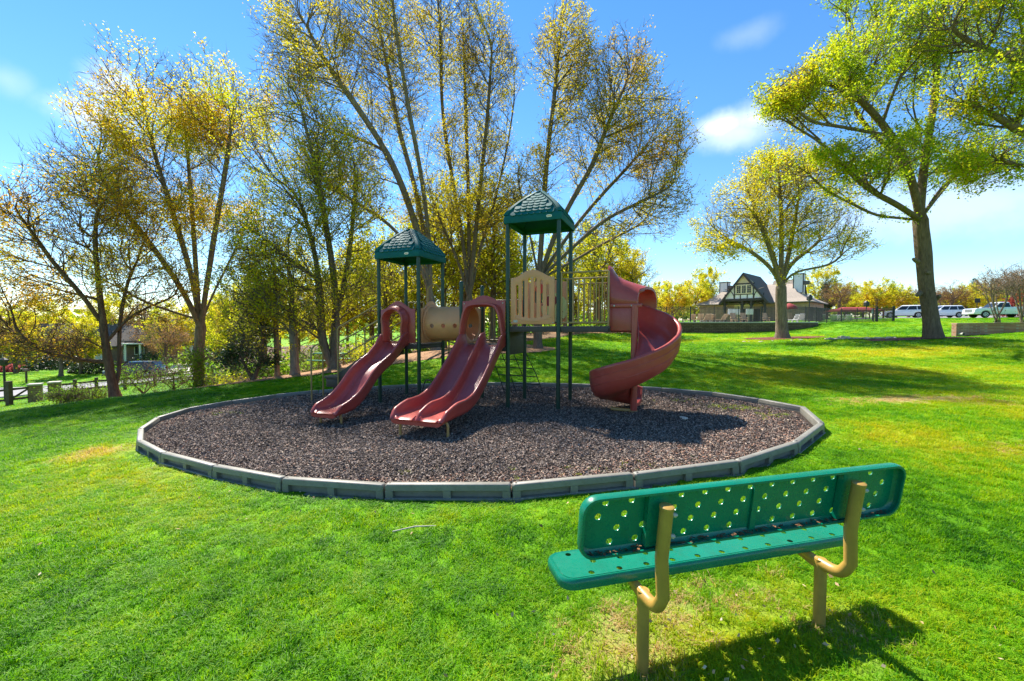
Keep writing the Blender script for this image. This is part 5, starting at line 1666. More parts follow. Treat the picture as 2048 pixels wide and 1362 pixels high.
# front gabled porch
GX0, GX1, GY, GB = -10.1, -4.5, -2.6, 3.35      # left, right, front, gable base height
gm = (GX0 + GX1) / 2; GP = 7.0
m = MB(); ov = .45; sl = (GP - GB) / ((GX1 - GX0) / 2)
def gable_sec(y): return [(GX0 - ov, y, GB - sl * ov), (GX0 - ov + .02, y, GB - sl * ov + .2), (gm, y, GP + .22), (GX1 + ov - .02, y, GB - sl * ov + .2), (GX1 + ov, y, GB - sl * ov), (gm, y, GP)]
m.loft([gable_sec(GY - .5), gable_sec(DP / 2)])
m.build('gable_roof', M_SHINGD, CH, smooth=0)
m = MB(); m.add([(GX0, GY, GB), (GX1, GY, GB), (gm, GY, GP - .02), (GX0, GY + .2, GB), (GX1, GY + .2, GB), (gm, GY + .2, GP - .02)], [(0, 1, 2), (5, 4, 3), (0, 3, 4, 1)])
gw = m.build('gable_wall', M_STUCCO, CH, smooth=0)
def beam(par, a, b, w=.16, d=.07, y=GY):
    m = MB(); a = np.array(a, float); b = np.array(b, float); dd = b - a; L = np.hypot(*dd); an = math.atan2(dd[1], dd[0])
    m.box((0, 0, 0), (L, d, w), Matrix.Rotation(-an, 3, 'Y')); m.v = [(v[0] + (a[0] + b[0]) / 2, v[1] + y - d / 2 - .004, v[2] + (a[1] + b[1]) / 2) for v in m.v]
    m.build('timber', M_TIMBER, par, smooth=0)
for s_ in (-1, 1):
    e = GX0 if s_ < 0 else GX1
    beam(gw, (e - s_ * .0 + s_ * .4, GB - sl * .4 - .05), (gm, GP + .02), .26, .12, GY - .42)
beam(gw, (GX0, GB + .02), (GX1, GB + .02), .34, .12)
for x in (-1.25, 1.25): beam(gw, (gm + x, GB + .2), (gm + x, GP - 1.28), .13)
beam(gw, (gm - 1.4, GP - 1.35), (gm + 1.4, GP - 1.35), .16, .09)
for x in (-.45, .45): beam(gw, (gm + x, GB + .2), (gm + x, GB + .75), .11)
beam(gw, (gm - 1.2, GB + .78), (gm + 1.2, GB + .78), .10, .08)
for s_ in (-1, 1):
    beam(gw, (gm + s_ * 2.55, GB + .2), (gm + s_ * 2.55, GP - 2.75), .12)
    m = MB(); m.tube([(gm + s_ * (1.3 + 1.25 * (1 - math.cos(t))), GY - .04, GB + .25 + 1.35 * math.sin(t)) for t in np.linspace(0, math.pi / 2, 9)], .055, 4); m.build('curved_timber', M_TIMBER, gw, smooth=0)
m = MB(); m.add([(gm - 1.28, GY - .012, GP - 1.28), (gm + 1.28, GY - .012, GP - 1.28), (gm, GY - .012, GP - .05)], [(0, 1, 2)]); m.build('gable_cap', M_CREAM, gw, smooth=0)
win = MB(); win.box2((gm - 1.1, GY - .06, GB + .86), (gm + 1.1, GY - .005, GP - 1.5)); wf = win.build('window', M_CREAM, CH, smooth=0)
for i in range(3):
    x = gm + (i - 1) * .68
    p = MB(); p.box2((x - .25, GY - .075, GB + .98), (x + .25, GY - .062, GP - 1.62)); po = p.build('pane', M_GLASS, wf, smooth=0)
    p = MB()
    for k in range(1, 4): p.box2((x - .25, GY - .092, GB + .98 + k * .29 - .012), (x + .25, GY - .078, GB + .98 + k * .29 + .012))
    p.box2((x - .014, GY - .096, GB + .98), (x + .014, GY - .079, GP - 1.62)); p.build('glazing_bars', M_CREAM, wf, smooth=0)
# porch underneath
for x in (GX0 + .15, GX0 + 2.55, gm + .95, GX1 - .15):
    m = MB(); m.box2((x - .14, GY + .05, -.02), (x + .14, GY + .33, GB - .16)); po = m.build('porch_post', M_TIMBER, CH, smooth=0)
    for s_ in (-1, 1):
        if GX0 + .2 < x + s_ * .6 < GX1:
            m = MB(); m.tube([(x + s_ * .1, GY + .19, GB - .85), (x + s_ * .35, GY + .19, GB - .45), (x + s_ * .75, GY + .19, GB - .18)], .07, 4); m.build('brace', M_TIMBER, po, smooth=0)
m = MB(); m.box2((GX0 + .1, GY + .4, GB - .14), (GX1 - .1, 0, GB - .02)); m.build('porch_ceiling', M_TIMBER, CH, smooth=0)
m = MB(); m.box2((GX0 + .7, -.05, .0), (GX1 - 2.3, -.006, EH - .12)); m.build('porch_wall', M_CREAM, CH, smooth=0)
for x0, x1 in ((GX0 + 1.5, GX0 + 2.5), (GX0 + 3.4, GX0 + 4.2)):
    m = MB(); m.box2((x0, -.09, .05), (x1, -.052, 2.1)); m.build('door', M_TIMBER, CH, smooth=0)
m = MB(); m.box2((GX1 + .5, -.06, .0), (GX1 + 1.7, -.006, 2.1)); m.build('door', M_BLUE, CH, smooth=0)
for x, y, h in ((-WL + 2.5, DP / 2 - 1.2, .55), (-1.9, DP / 2 - 1.4, 1.0)):
    m = MB(); m.box2((x - .6, y - .5, RH - 1.6), (x + .6, y + .5, RH + h)); co = m.build('chimney', M_STUCCO, CH, smooth=0)
    m = MB()
    for sx in (-1, 1):
        for sy in (-1, 1): m.box((x + sx * .6, y + sy * .5, RH - .8 + h / 2), (.11, .11, h + 1.6))
    m.box((x, y, RH + h + .05), (1.4, 1.2, .12)); m.build('trim', M_TIMBER, co, smooth=0)
    m = MB(); m.box((x + .9, y - .2, RH - .25), (.7, .7, .5)); m.build('saddle', M_SHINGD, co, smooth=0)
m = MB(); m.tube([(-6.0 + 2.2, 1.4, RH - 2.0), (-6 + 2.2, 1.4, RH - 1.35)], .1, 8); m.build('vent_pipe', M_STUCCO, CH)

# --- pool furniture behind the fence
def lounger(x, y, rz, label, mat, up=.5):
    o = empty('sun_lounger', (x, y, zT + .005), rz); tag(o, label, 'sun lounger', 'sun loungers on the pool terrace')
    m = MB(); m.box((0, .3, .30), (.62, 1.25, .06)); m.build('seat', mat, o, smooth=0)
    m = MB(); m.box((0, -.62, .30 + .29), (.62, .75, .06), Matrix.Rotation(-.95, 3, 'X')); m.build('backrest', mat, o, smooth=0)
    for sx in (-1, 1):
        for yy in (-.25, .85): m = MB(); m.box((sx * .28, yy, .14), (.04, .04, .28)); m.build('leg', M_WHITEF, o, smooth=0)
    return o
r = np.random.default_rng(77)
for i, u in enumerate((1380, 1398, 1412, 1425, 1440, 1585, 1598, 1612, 1625, 1640)):
    p = at(u, 640, 45 + r.uniform(0, 3)); lounger(p[0], p[1], r.uniform(-.6, .6), 'low lounger lined up behind the black fence before the brick wall' if i < 5 else 'grey-white lounger on the terrace right of the lawn tree', M_TEAKF if i < 5 else M_WHITEF)
for u, lab in ((1668, 'white lounger left of the other two by the red awning'), (1682, 'white lounger between two others by the red awning'), (1698, 'white lounger right of the other two by the red awning')):
    p = at(u, 637, 50); lounger(p[0], p[1], -.7, lab, M_WHITEF)
def terrace_chair(u, D, label):
    p = at(u, 640, D); o = empty('adirondack_chair', (p[0], p[1], zT + .005), r.uniform(-.5, .5)); tag(o, label, 'chair', 'tan chairs on the pool terrace')
    m = MB(); m.box((0, 0, .38), (.62, .55, .05)); m.build('seat', M_TEAKF, o, smooth=0)
    m = MB(); m.box((0, .3, .75), (.62, .05, .85), Matrix.Rotation(-.3, 3, 'X')); m.build('backrest', M_TEAKF, o, smooth=0)
    for sx in (-1, 1):
        m = MB(); m.box((sx * .34, -.05, .58), (.12, .7, .04)); m.build('armrest', M_TEAKF, o, smooth=0)
        for yy in (-.25, .25): m = MB(); m.box((sx * .3, yy, .18), (.06, .06, .37)); m.build('leg', M_TEAKF, o, smooth=0)
for u, lab in ((1468, 'tan chair under the first porch bay'), (1488, 'tan chair under the porch beside the middle post'), (1531, 'tan chair at the right porch post'), (1579, 'tan chair right of the lawn tree trunk by the red umbrella')):
    terrace_chair(u, 50, lab)
for u, lab in ((1468, 'pale blue notice board in the left porch bay'), (1499, 'pale blue notice board behind the middle porch post')):
    p = at(u, 625, 54); o = empty('notice_board', (p[0], p[1], zT)); tag(o, lab, 'sign')
    m = MB(); m.box((0, 0, 1.45), (1.5 if u < 1480 else .9, .06, .75)); m.build('board', M_WHITEF, o, smooth=0)
    for sx in (-.35, .35): m = MB(); m.box((sx, .04, .6), (.06, .05, 1.2)); m.build('leg', M_IRON, o, smooth=0)
p = at(1578, 640, 50); um = empty('patio_umbrella', (p[0], p[1], zT)); tag(um, 'half folded red patio umbrella right of the lawn tree', 'umbrella')
m = MB(); m.tube([(0, 0, 0), (0, 0, 2.3)], .03, 8); m.build('pole', M_WHITEF, um)
m = MB(); m.tube([(0, 0, 1.65), (0, 0, 1.9), (0, 0, 2.15), (0, 0, 2.32)], [.85, .75, .42, .03], 12, False); m.build('canopy', M_REDFAB, um)
p = at(1712, 640, 54); aw = empty('red_awning', (p[0], p[1], zT)); tag(aw, 'long low red awning roof behind the pool fence', 'awning')
m = MB(); m.loft([[(-3, -1.2, 1.45), (2.6, -1.2, 1.45), (2.6, 1.2, 1.45), (-3, 1.2, 1.45)], [(-3, -1.2, 1.58), (2.6, -1.2, 1.58), (2.6, 1.2, 1.58), (-3, 1.2, 1.58)], [(-1.6, -.1, 2.0), (1.2, -.1, 2.0), (1.2, .1, 2.0), (-1.6, .1, 2.0)]]); m.build('canopy', M_REDFAB, aw, smooth=0)
for x in (-2.9, -1.0, .8, 2.5): m = MB(); m.box((x, -1.1, .73), (.1, .1, 1.46)); m.build('post', M_REDFAB, aw, smooth=0)
def lamp_unit(u, D, h, label, nm='pole_lamp'):
    p = at(u, 640, D); o = empty(nm, (p[0], p[1], zT if u < 1760 else gz(p[0], p[1]) - .02)); tag(o, label, 'lamp')
    m = MB(); m.tube([(0, 0, 0), (0, 0, h)], .05, 8); m.build('pole', M_IRON, o)
    m = MB(); m.loft([[(sx * w, sy * w, z) for sx, sy in ((-1, -1), (1, -1), (1, 1), (-1, 1))] for w, z in ((.08, h - .5), (.2, h - .38), (.2, h), (.05, h + .18))]); m.build('lantern', M_IRON, o, smooth=0)
lamp_unit(1618, 47, 2.9, 'black lantern post before the right corner of the clubhouse')
lamp_unit(1732, 50, 2.4, 'black lantern post beside the white pool sign')
p = at(1745, 640, 47); sg = empty('pool_sign', (p[0], p[1], zfen(p[0], p[1]))); tag(sg, 'small white rules sign hung on the pool fence', 'sign')
m = MB(); m.box((0, 0, 1.12), (.36, .02, .50)); m.build('panel', M_WHITEF, sg, smooth=0)
m = MB(); m.box((0, .02, .65), (.05, .02, 1.3)); m.build('stake', M_IRON, sg, smooth=0)

# --- parked cars
def wheel(root, x, y, R, w):
    m = MB(); s_ = 1 if y > 0 else -1
    m.tube([(x, y - w / 2, R), (x, y - w / 2 + .02, R), (x, y + w / 2 - .02, R), (x, y + w / 2, R)], [R * .9, R, R, R * .9], 22); o = m.build('wheel', M_TYRE, root)
    m = MB(); yy = y + s_ * (w / 2 + .004)
    m.tube([(x, yy - s_ * .02, R), (x, yy, R)], [R * .64, R * .62], 18); m.build('rim', M_CHROME, o)
    m = MB()
    for k in range(5):
        a = k * 2 * math.pi / 5; m.box((x + .34 * R * math.cos(a + .63), yy + s_ * .004, R + .34 * R * math.sin(a + .63)), (.11 * R * 2, .012, .13 * R * 2))
    m.build('rim_openings', M_TYRE, o, smooth=0)
def vehicle(name, cat, label, loc, rz, kind, paint):
    """nose towards +x"""
    o = empty(name, loc, rz); tag(o, label, cat)
    pickup = kind == 'pickup'
    L, Wd = (5.85, 2.0) if pickup else (4.6, 1.86)
    R = .40 if pickup else .35
    xf, xr = (1.85, -1.85) if pickup else (1.42, -1.36)
    h0 = .42 if pickup else .28
    nose, tail = L / 2, -L / 2
    bel = 1.12 if pickup else .98                     # beltline
    hood = 1.18 if pickup else .98
    def arch(xc):
        rr = R + .07
        return [(xc + rr * math.cos(t), max(h0, R + rr * math.sin(t))) for t in np.linspace(-.15, math.pi + .15, 11)][::1]
    bottom = [(nose - .05, h0)] + arch(xf) + arch(xr) + [(tail + .05, h0 + .04)]
    if pickup: top = [(tail, .6), (tail, 1.26), (-.62, 1.26), (-.60, 1.18), (.95, 1.18), (1.25, 1.20), (nose - .25, 1.12), (nose - .03, .98), (nose, .6)]
    else: top = [(tail, .45), (tail - .02, .75), (tail + .12, 1.02), (-.6, 1.03), (.6, 1.0), (.95, 1.0), (nose - .45, .86), (nose - .08, .70), (nose, .45)]
    out = bottom + top
    m = MB(); m.plate(out, [], Wd, lambda p, q, w: (p, w * (1 - .10 * max(0, abs(p) - L / 2 + .55) ** 1.5 - (.03 if q > 1.0 else 0)), q))
    body = m.build('body', paint, o, bevel=.05, seg=2)
    if pickup: bx = [(-.62, -.55, .30, 1.02)]; zr = 1.86; x_b, x_bt, x_ft, x_f = -.62, -.48, .42, 1.12
    else: zr = 1.66; x_b, x_bt, x_ft, x_f = tail + .10, tail + .48, .25, 1.0
    zb = 1.16 if pickup else .99
    def cab(x0, x1, z, hw): return [(x0, -hw, z), (x1, -hw, z), (x1, hw, z), (x0, hw, z)]
    m = MB(); m.loft([cab(x_b, x_f, zb, Wd / 2 - .06), cab(x_bt, x_ft, zr - .06, Wd / 2 - .22), cab(x_bt + .12, x_ft - .12, zr, Wd / 2 - .34)]); cb = m.build('cabin', paint, o, bevel=.035, seg=2)
    # glass set 8 mm proud of the cabin sides
    def lerp(a, b, t): return a + (b - a) * t
    def side(x, t, s_): 
        return (x, s_ * (lerp(Wd / 2 - .06, Wd / 2 - .22, t) + .008), lerp(zb, zr - .06, t))
    cols = [(.04, .46), (.50, .93)] if not pickup else [(.05, .47), (.51, .93)]
    if not pickup: cols = [(.03, .28), (.31, .62), (.65, .96)]
    for s_ in (-1, 1):
        for c0, c1 in cols:
            q = []
            for c, t in ((c0, .12), (c1, .12), (c1, .90), (c0, .90)):
                xa, xb2 = lerp(x_b, x_bt, t), lerp(x_f, x_ft, t); q.append(side(lerp(xa, xb2, c), t, s_))
            g = MB(); g.add(q, [(0, 1, 2, 3)]); g.build('window', M_GLASS, o, smooth=0)
        g = MB(); g.box((lerp(x_b, x_f, .93), s_ * (Wd / 2 + .06), zb + .12), (.16, .2, .15)); g.build('mirror', paint, o, bevel=.02, seg=1)
        g = MB(); g.box((nose - .22, s_ * (Wd / 2 - .28), .76 if not pickup else .95), (.36, .42, .14 if not pickup else .22)); g.build('headlight', M_LAMPG, o, bevel=.02, seg=1)
        g = MB(); g.box((tail + .03, s_ * (Wd / 2 - .12), .86 if not pickup else 1.05), (.12, .2, .2 if not pickup else .36)); g.build('tail_light', M_TAIL, o, bevel=.02, seg=1)
        for xx in (.35, -.45) if not pickup else (.2, -.5):
            g = MB(); g.box((xx - .15, s_ * (Wd / 2 + .004), zb - .14), (.16, .02, .03)); g.build('door_handle', M_CHROME, o, smooth=0)
        for xx in (xf, xr): wheel(o, xx, s_ * (Wd / 2 - .13), R, .24)
    g = MB(); g.add([(lerp(x_f, x_ft, t) + .012, s_ * (lerp(Wd / 2 - .06, Wd / 2 - .22, t) - .07), lerp(zb, zr - .06, t) + .008) for t, s_ in ((.08, -1), (.08, 1), (.94, 1), (.94, -1))], [(0, 1, 2, 3)]); g.build('windscreen', M_GLASS, o, smooth=0)
    g = MB(); g.add([(lerp(x_b, x_bt, t) - .012, s_ * (lerp(Wd / 2 - .06, Wd / 2 - .22, t) - .1), lerp(zb, zr - .06, t) + .008) for t, s_ in ((.15, -1), (.15, 1), (.9, 1), (.9, -1))], [(3, 2, 1, 0)]); g.build('rear_window', M_GLASS, o, smooth=0)
    g = MB(); gh = .36 if pickup else .16; gzc = .86 if pickup else .62
    g.box((nose + .003, 0, gzc), (.06, Wd * .52, gh)); gr = g.build('grille', M_CHROME if pickup else M_IRON, o, bevel=.015, seg=1)
    g = MB()
    for k in range(5): g.box((nose + .036, 0, gzc - gh / 2 + gh * (k + .5) / 5), (.012, Wd * .48, gh * .09))
    g.build('grille_slots', M_IRON, gr, smooth=0)
    g = MB(); g.box((nose - .04, 0, h0 + .12), (.22, Wd * .94, .22)); g.build('bumper', M_CHROME if pickup else paint, o, bevel=.04, seg=2)
    g = MB(); g.box((0, 0, h0 + .01), (L * .62, Wd * .96, .12)); g.build('sill', M_TYRE, o, bevel=.02, seg=1)
    if pickup:
        g = MB(); g.box2((tail + .1, -.82, 1.1), (-.68, .82, 1.262)); g.build('bed_floor', M_TYRE, o, smooth=0)
    return o
def park(u, v, D, dz=0.0):
    p = at(u, v, D); return (p[0], p[1], gz(p[0], p[1]) + dz)
lot = [tuple(at(u, v, D)[:2]) for u, v, D in ((1690, 636, 51.5), (1800, 636, 52.5), (1950, 636, 53), (2200, 636, 54), (2400, 636, 80), (1800, 636, 85), (1600, 636, 80))]
draped('parking_lot', lot, M_ROAD, .05, 2.5)
vehicle('white_suv', 'car', 'white family SUV parked beside the end of the pool fence', park(1806, 636, 57, .06), math.radians(146), 'suv', M_WHITEP)
vehicle('white_suv', 'car', 'white compact SUV parked right behind the old oak trunk', park(1884, 636, 58.5, .06), math.radians(166), 'suv', M_WHITEP)
vehicle('white_pickup', 'truck', 'white pickup truck with a big chrome grille behind the thin bare trees', park(1996, 636, 51, .06), math.radians(166), 'pickup', M_WHITEP)
p = at(1955, 601, 60); o = empty('lot_sign', (p[0], p[1], gz(p[0], p[1]))); tag(o, 'square dark sign above the white pickup', 'sign')
hh = p[2] - o.location[2]
m = MB(); m.box((0, 0, hh), (.75, .05, .62)); m.build('panel', M_IRON, o, smooth=0)
m = MB(); m.box((0, .05, hh / 2), (.08, .06, hh)); m.build('post', M_IRON, o, smooth=0)

# --- brick wall at the right with its drain pipe
BW = [tuple(at(u, v, D)[:2]) for u, v, D in ((1912, 673, 25.2), (1960, 670, 25.0), (2048, 664, 24.0), (2150, 660, 23.2), (2260, 655, 22.5))]
o0 = np.array([*BW[0], 0])
P = resample([(x, y, 0) for x, y in BW], .7)
T = np.gradient(P, axis=0); T /= np.linalg.norm(T, axis=1)[:, None]; Nn = np.stack([T[:, 1], -T[:, 0], T[:, 2] * 0], 1)
bw = empty('brick_wall', tuple(o0)); tag(bw, 'low red brick garden wall with a dark drain hole right of the old oak', 'wall')
ztop = [1.83 + .10 * (np.linalg.norm(p - P[0]) / 8) for p in P]
m = MB(); m.loft([[p - o0 + (0, 0, gz(*p[:2]) - .4), p - o0 - nn * .3 + (0, 0, gz(*p[:2]) - .4), p - o0 - nn * .3 + (0, 0, z), p - o0 + (0, 0, z)] for p, nn, z in zip(P, Nn, ztop)]); wl = m.build('wall', M_BRICKR, bw, smooth=0)
m = MB(); m.loft([[p - o0 + nn * .05 + (0, 0, z + .003), p - o0 - nn * .35 + (0, 0, z + .003), p - o0 - nn * .35 + (0, 0, z + .075), p - o0 + nn * .05 + (0, 0, z + .075)] for p, nn, z in zip(P, Nn, ztop)]); m.build('capstone', M_BRICKR, bw, bevel=.01)
q = at(1925, 668, 25.0) - o0; m = MB(); m.tube([q + (0, -.06, 0), q + (0, .4, 0)], .085, 14); dp = m.build('drain_pipe', M_CONC, bw)
m = MB(); m.tube([q + (0, -.068, 0), q + (0, -.062, 0)], .07, 14); m.build('pipe_opening', M_DARK, dp)
# grass bank behind the brick wall
def bank(x, y): return np.maximum(TZ(x, y), 1.80)
poly = [tuple(p[:2] - nn[:2] * .28) for p, nn in zip(P, Nn)] + [(P[-1][0] + 2, P[-1][1] + 9), (P[0][0] + 6, P[0][1] + 10)]

# --- mulch rings and stones
def ring_bed(name, u, D, rx, ry, mat, seed, dz=.035):
    c = base_at(u, D, 0); r = np.random.default_rng(seed)
    out = [(c[0] + rx * math.cos(t) * (1 + .12 * math.sin(3 * t + seed)), c[1] + ry * math.sin(t) * (1 + .12 * math.sin(2 * t + seed))) for t in np.linspace(0, 2 * math.pi, 30, endpoint=False)]
    draped(name, out, mat, dz, .4); NO_GRASS.append(np.array(out)); return out
ring_bed('mulch_bed', 1568, 25.6, 2.3, 1.3, M_REDM, 1)
ring_bed('mulch_bed', 1840, 21.2, 2.9, .9, M_REDM, 2)
def bed_from(name, pts, mat, dz=.03):
    out = [tuple(at(u, v, D)[:2]) for u, v, D in pts]; draped(name, out, mat, dz, .6); NO_GRASS.append(np.array(out))
bed_from('mulch_bed', [(925, 707, 18), (1000, 711, 17.8), (1075, 711, 17.9), (1110, 703, 18.8), (1110, 696, 20.5), (1040, 690, 24), (940, 690, 24)], M_STRAW)
bed_from('mulch_bed', [(1020, 668, 28), (1080, 668, 28.2), (1150, 667, 28.5), (1220, 668, 29.5), (1262, 667, 31), (1300, 660, 37), (1150, 660, 38), (1010, 660, 36)], M_STRAW)
# leaf-litter floor of the wood on the left
bed_from('woodland_floor', [(470, 735, 24), (560, 722, 24), (700, 705, 24), (850, 695, 24), (1000, 690, 24), (1120, 680, 26.5), (1250, 668, 32), (1300, 662, 44), (1300, 655, 75), (900, 665, 90), (420, 680, 90), (440, 720, 40)], M_LITTER, .03)
bed_from('woodland_floor', [(-60, 826, 14.8), (0, 818, 15.2), (110, 812, 15.2), (200, 805, 15.6), (300, 791, 15.8), (430, 777, 15.7), (520, 767, 15.8), (610, 757, 15.9), (700, 750, 16), (800, 743, 16.2), (880, 738, 16.5), (925, 722, 17.8), (940, 700, 24), (900, 680, 40), (700, 690, 34), (560, 720, 27), (430, 760, 21.5), (330, 775, 20), (180, 790, 18.6), (60, 806, 17.4), (-60, 815, 17)], M_STRAW, .035)
r = np.random.default_rng(41)
def rock(name, label, p, s, seed, grp):
    rr = np.random.default_rng(seed)
    bm = bmesh.new(); bmesh.ops.create_icosphere(bm, subdivisions=2, radius=1)
    for v in bm.verts:
        n_ = v.co.normalized(); f = 1 + .18 * math.sin(n_.x * 3 + seed) + .16 * math.sin(n_.y * 4 + seed * 2) + .1 * math.sin(n_.z * 5)
        v.co = Vector((n_.x * s[0], n_.y * s[1], n_.z * s[2])) * f
    me = bpy.data.meshes.new(name); bm.to_mesh(me); bm.free(); me.materials.append(M_STONE)
    o = link(name, me, None, None, p); o.rotation_euler = (0, 0, rr.uniform(0, 6)); tag(o, label, 'rock', grp); return o
for i in range(34):
    u = 1655 + (1850 - 1655) * (i / 33) ** 1.0 if i < 24 else r.uniform(1300, 1640)
    D = 23.3 - (u - 1655) * .011 + r.normal(0, .12) if i < 24 else 23.6 + r.normal(0, .25)
    b_ = base_at(u, D, .03); s_ = r.uniform(.06, .14) if i < 24 else r.uniform(.04, .08)
    rock('swale_stone', 'pale stone edging the red mulch left of the old oak' if i < 24 else 'small pale stone lying in the grassy drainage swale', tuple(b_), (s_ * 1.4, s_, s_ * .6), i, 'stones along the drainage swale')
for i, (u, D, s_) in enumerate(((1683, 23.4, .15), (1692, 23.2, .12))):
    rock('swale_stone', 'larger grey stone of the close pair in the middle of the swale', tuple(base_at(u, D, .06)), (s_ * 1.3, s_, s_ * .8), 60 + i, 'large stones in the swale')
rock('flat_rock', 'flat tan rock lying in the shade on the dark mulch', (2.93, 7.18, plane(2.93, 7.18) + .05), (.085, .055, .035), 5, None)

# --- the street side on the left
road_c = [(-75, 24), (-50, 31.5), (-38, 35), (-30, 37.6), (-20, 41), (-8, 46), (6, 54)]
P = resample([(x, y, 0) for x, y in road_c], 1.5); T = np.gradient(P, axis=0); T /= np.linalg.norm(T, axis=1)[:, None]
L_, R_ = P[:, :2] + np.stack([-T[:, 1], T[:, 0]], 1) * 3.1, P[:, :2] - np.stack([-T[:, 1], T[:, 0]], 1) * 3.1
draped('road', np.concatenate([R_, L_[::-1]]), M_ROAD, .12, 1.5); NO_GRASS.append(np.concatenate([R_, L_[::-1]]))
for side_, s_ in ((L_, 1), (R_, -1)):
    m = MB(); nn = np.stack([-T[:, 1], T[:, 0]], 1) * s_
    m.loft([[(a[0], a[1], gz(*a) - .1), (a[0] + b_[0] * .35, a[1] + b_[1] * .35, gz(*a) - .1), (a[0] + b_[0] * .35, a[1] + b_[1] * .35, gz(*a) + .17), (a[0] + b_[0] * .05, a[1] + b_[1] * .05, gz(*a) + .17)] for a, b_ in zip(side_, nn)])
    m.build('kerb', M_CONC, None, smooth=0, kind='structure')
dv = [tuple(at(u, v, D)[:2]) for u, v, D in ((318, 748, 43.5), (400, 745, 44), (420, 740, 58), (350, 740, 58))]
draped('driveway', dv, M_CONC, .08, 2); NO_GRASS.append(np.array(dv))

# split-rail fence, brick pillars and gate
def sp_post(root, x, y, h=1.05): m = MB(); z = gz(x, y); m.box((x, y, z + h / 2 - .1), (.15, .15, h + .2)); m.build('post', M_WOODF, root, bevel=.02, seg=1)
sf = empty('split_rail_fence', (0, 0, 0)); tag(sf, 'brown split-rail fence running behind the left-hand trees along the street', 'fence')
line = [tuple(at(u, 770, D)[:2]) for u, D in ((118, 25.5), (150, 26.0), (193, 26.7), (250, 27.6), (310, 28.6), (363, 29.5), (425, 31), (480, 32.5))]
for i, (x, y) in enumerate(line):
    sp_post(sf, x, y)
    if i:
        x0, y0 = line[i - 1]
        for h in (.42, .82):
            m = MB(); m.tube([(x0, y0, gz(x0, y0) + h), ((x0 + x) / 2, (y0 + y) / 2, (gz(x0, y0) + gz(x, y)) / 2 + h - .02), (x, y, gz(x, y) + h)], .065, 6); m.build('rail', M_WOODF, sf, smooth=0)
for u, D, lab in ((67, 23.2, 'tan stone gate pillar on the left, at the wooden gate'), (106, 25.0, 'brown stone gate pillar on the right, where the split rails begin')):
    p = base_at(u, D, 0); o = empty('gate_pillar', tuple(p), .6); tag(o, lab, 'pillar')
    m = MB(); m.box((0, 0, .42), (.47, .47, 1.05)); m.build('shaft', M_PILLAR, o, smooth=0)
    m = MB(); m.box((0, 0, .985), (.53, .53, .08)); m.build('cap', M_CONC, o, bevel=.01)
wg = empty('wooden_gate', (0, 0, 0)); tag(wg, 'brown wooden gate with a diagonal brace left of the tan pillar', 'gate')
g0 = base_at(14, 22.3, 0); g1 = base_at(58, 23.0, 0); g2 = base_at(-40, 21.8, 0)
m = MB(); m.box((g0[0], g0[1], g0[2] + .6), (.2, .2, 1.4)); m.build('post', M_WOODF, wg, smooth=0)
for a, b_ in ((g0, g1), (g2, g0)):
    for h in (.32, .85): m = MB(); m.tube([a + (0, 0, h), b_ + (0, 0, h)], .06, 5); m.build('rail', M_WOODF, wg, smooth=0)
m = MB(); m.tube([g0 + (0, 0, .3), g1 + (0, 0, .86)], .05, 5); m.build('brace', M_WOODF, wg, smooth=0)
p = base_at(6, 27, 0); o = empty('street_lamp_post', tuple(p)); tag(o, 'slim black post at the far left beside the wooden gate', 'post')
m = MB(); m.tube([(0, 0, -.1), (0, 0, 2.35)], .06, 8); m.build('pole', M_IRON, o)
m = MB(); m.tube([(0, 0, 2.35), (0, 0, 2.42), (0, 0, 2.75), (0, 0, 2.9)], [.1, .2, .22, .03], 6); m.build('lantern', M_IRON, o)
p = base_at(50, 40, 0); o = empty('mailbox', tuple(p), -.3); tag(o, 'brown mailbox on a post across the street', 'mailbox')
m = MB(); m.box((0, 0, .55), (.12, .12, 1.1)); m.build('post', M_WOODF, o, smooth=0)
m = MB(); m.loft([[(x, .12 * math.cos(t), 1.22 + .16 * math.sin(t)) for t in np.linspace(-.4, math.pi + .4, 10)] for x in (-.3, .32)]); m.build('box', M_BRICKH, o)

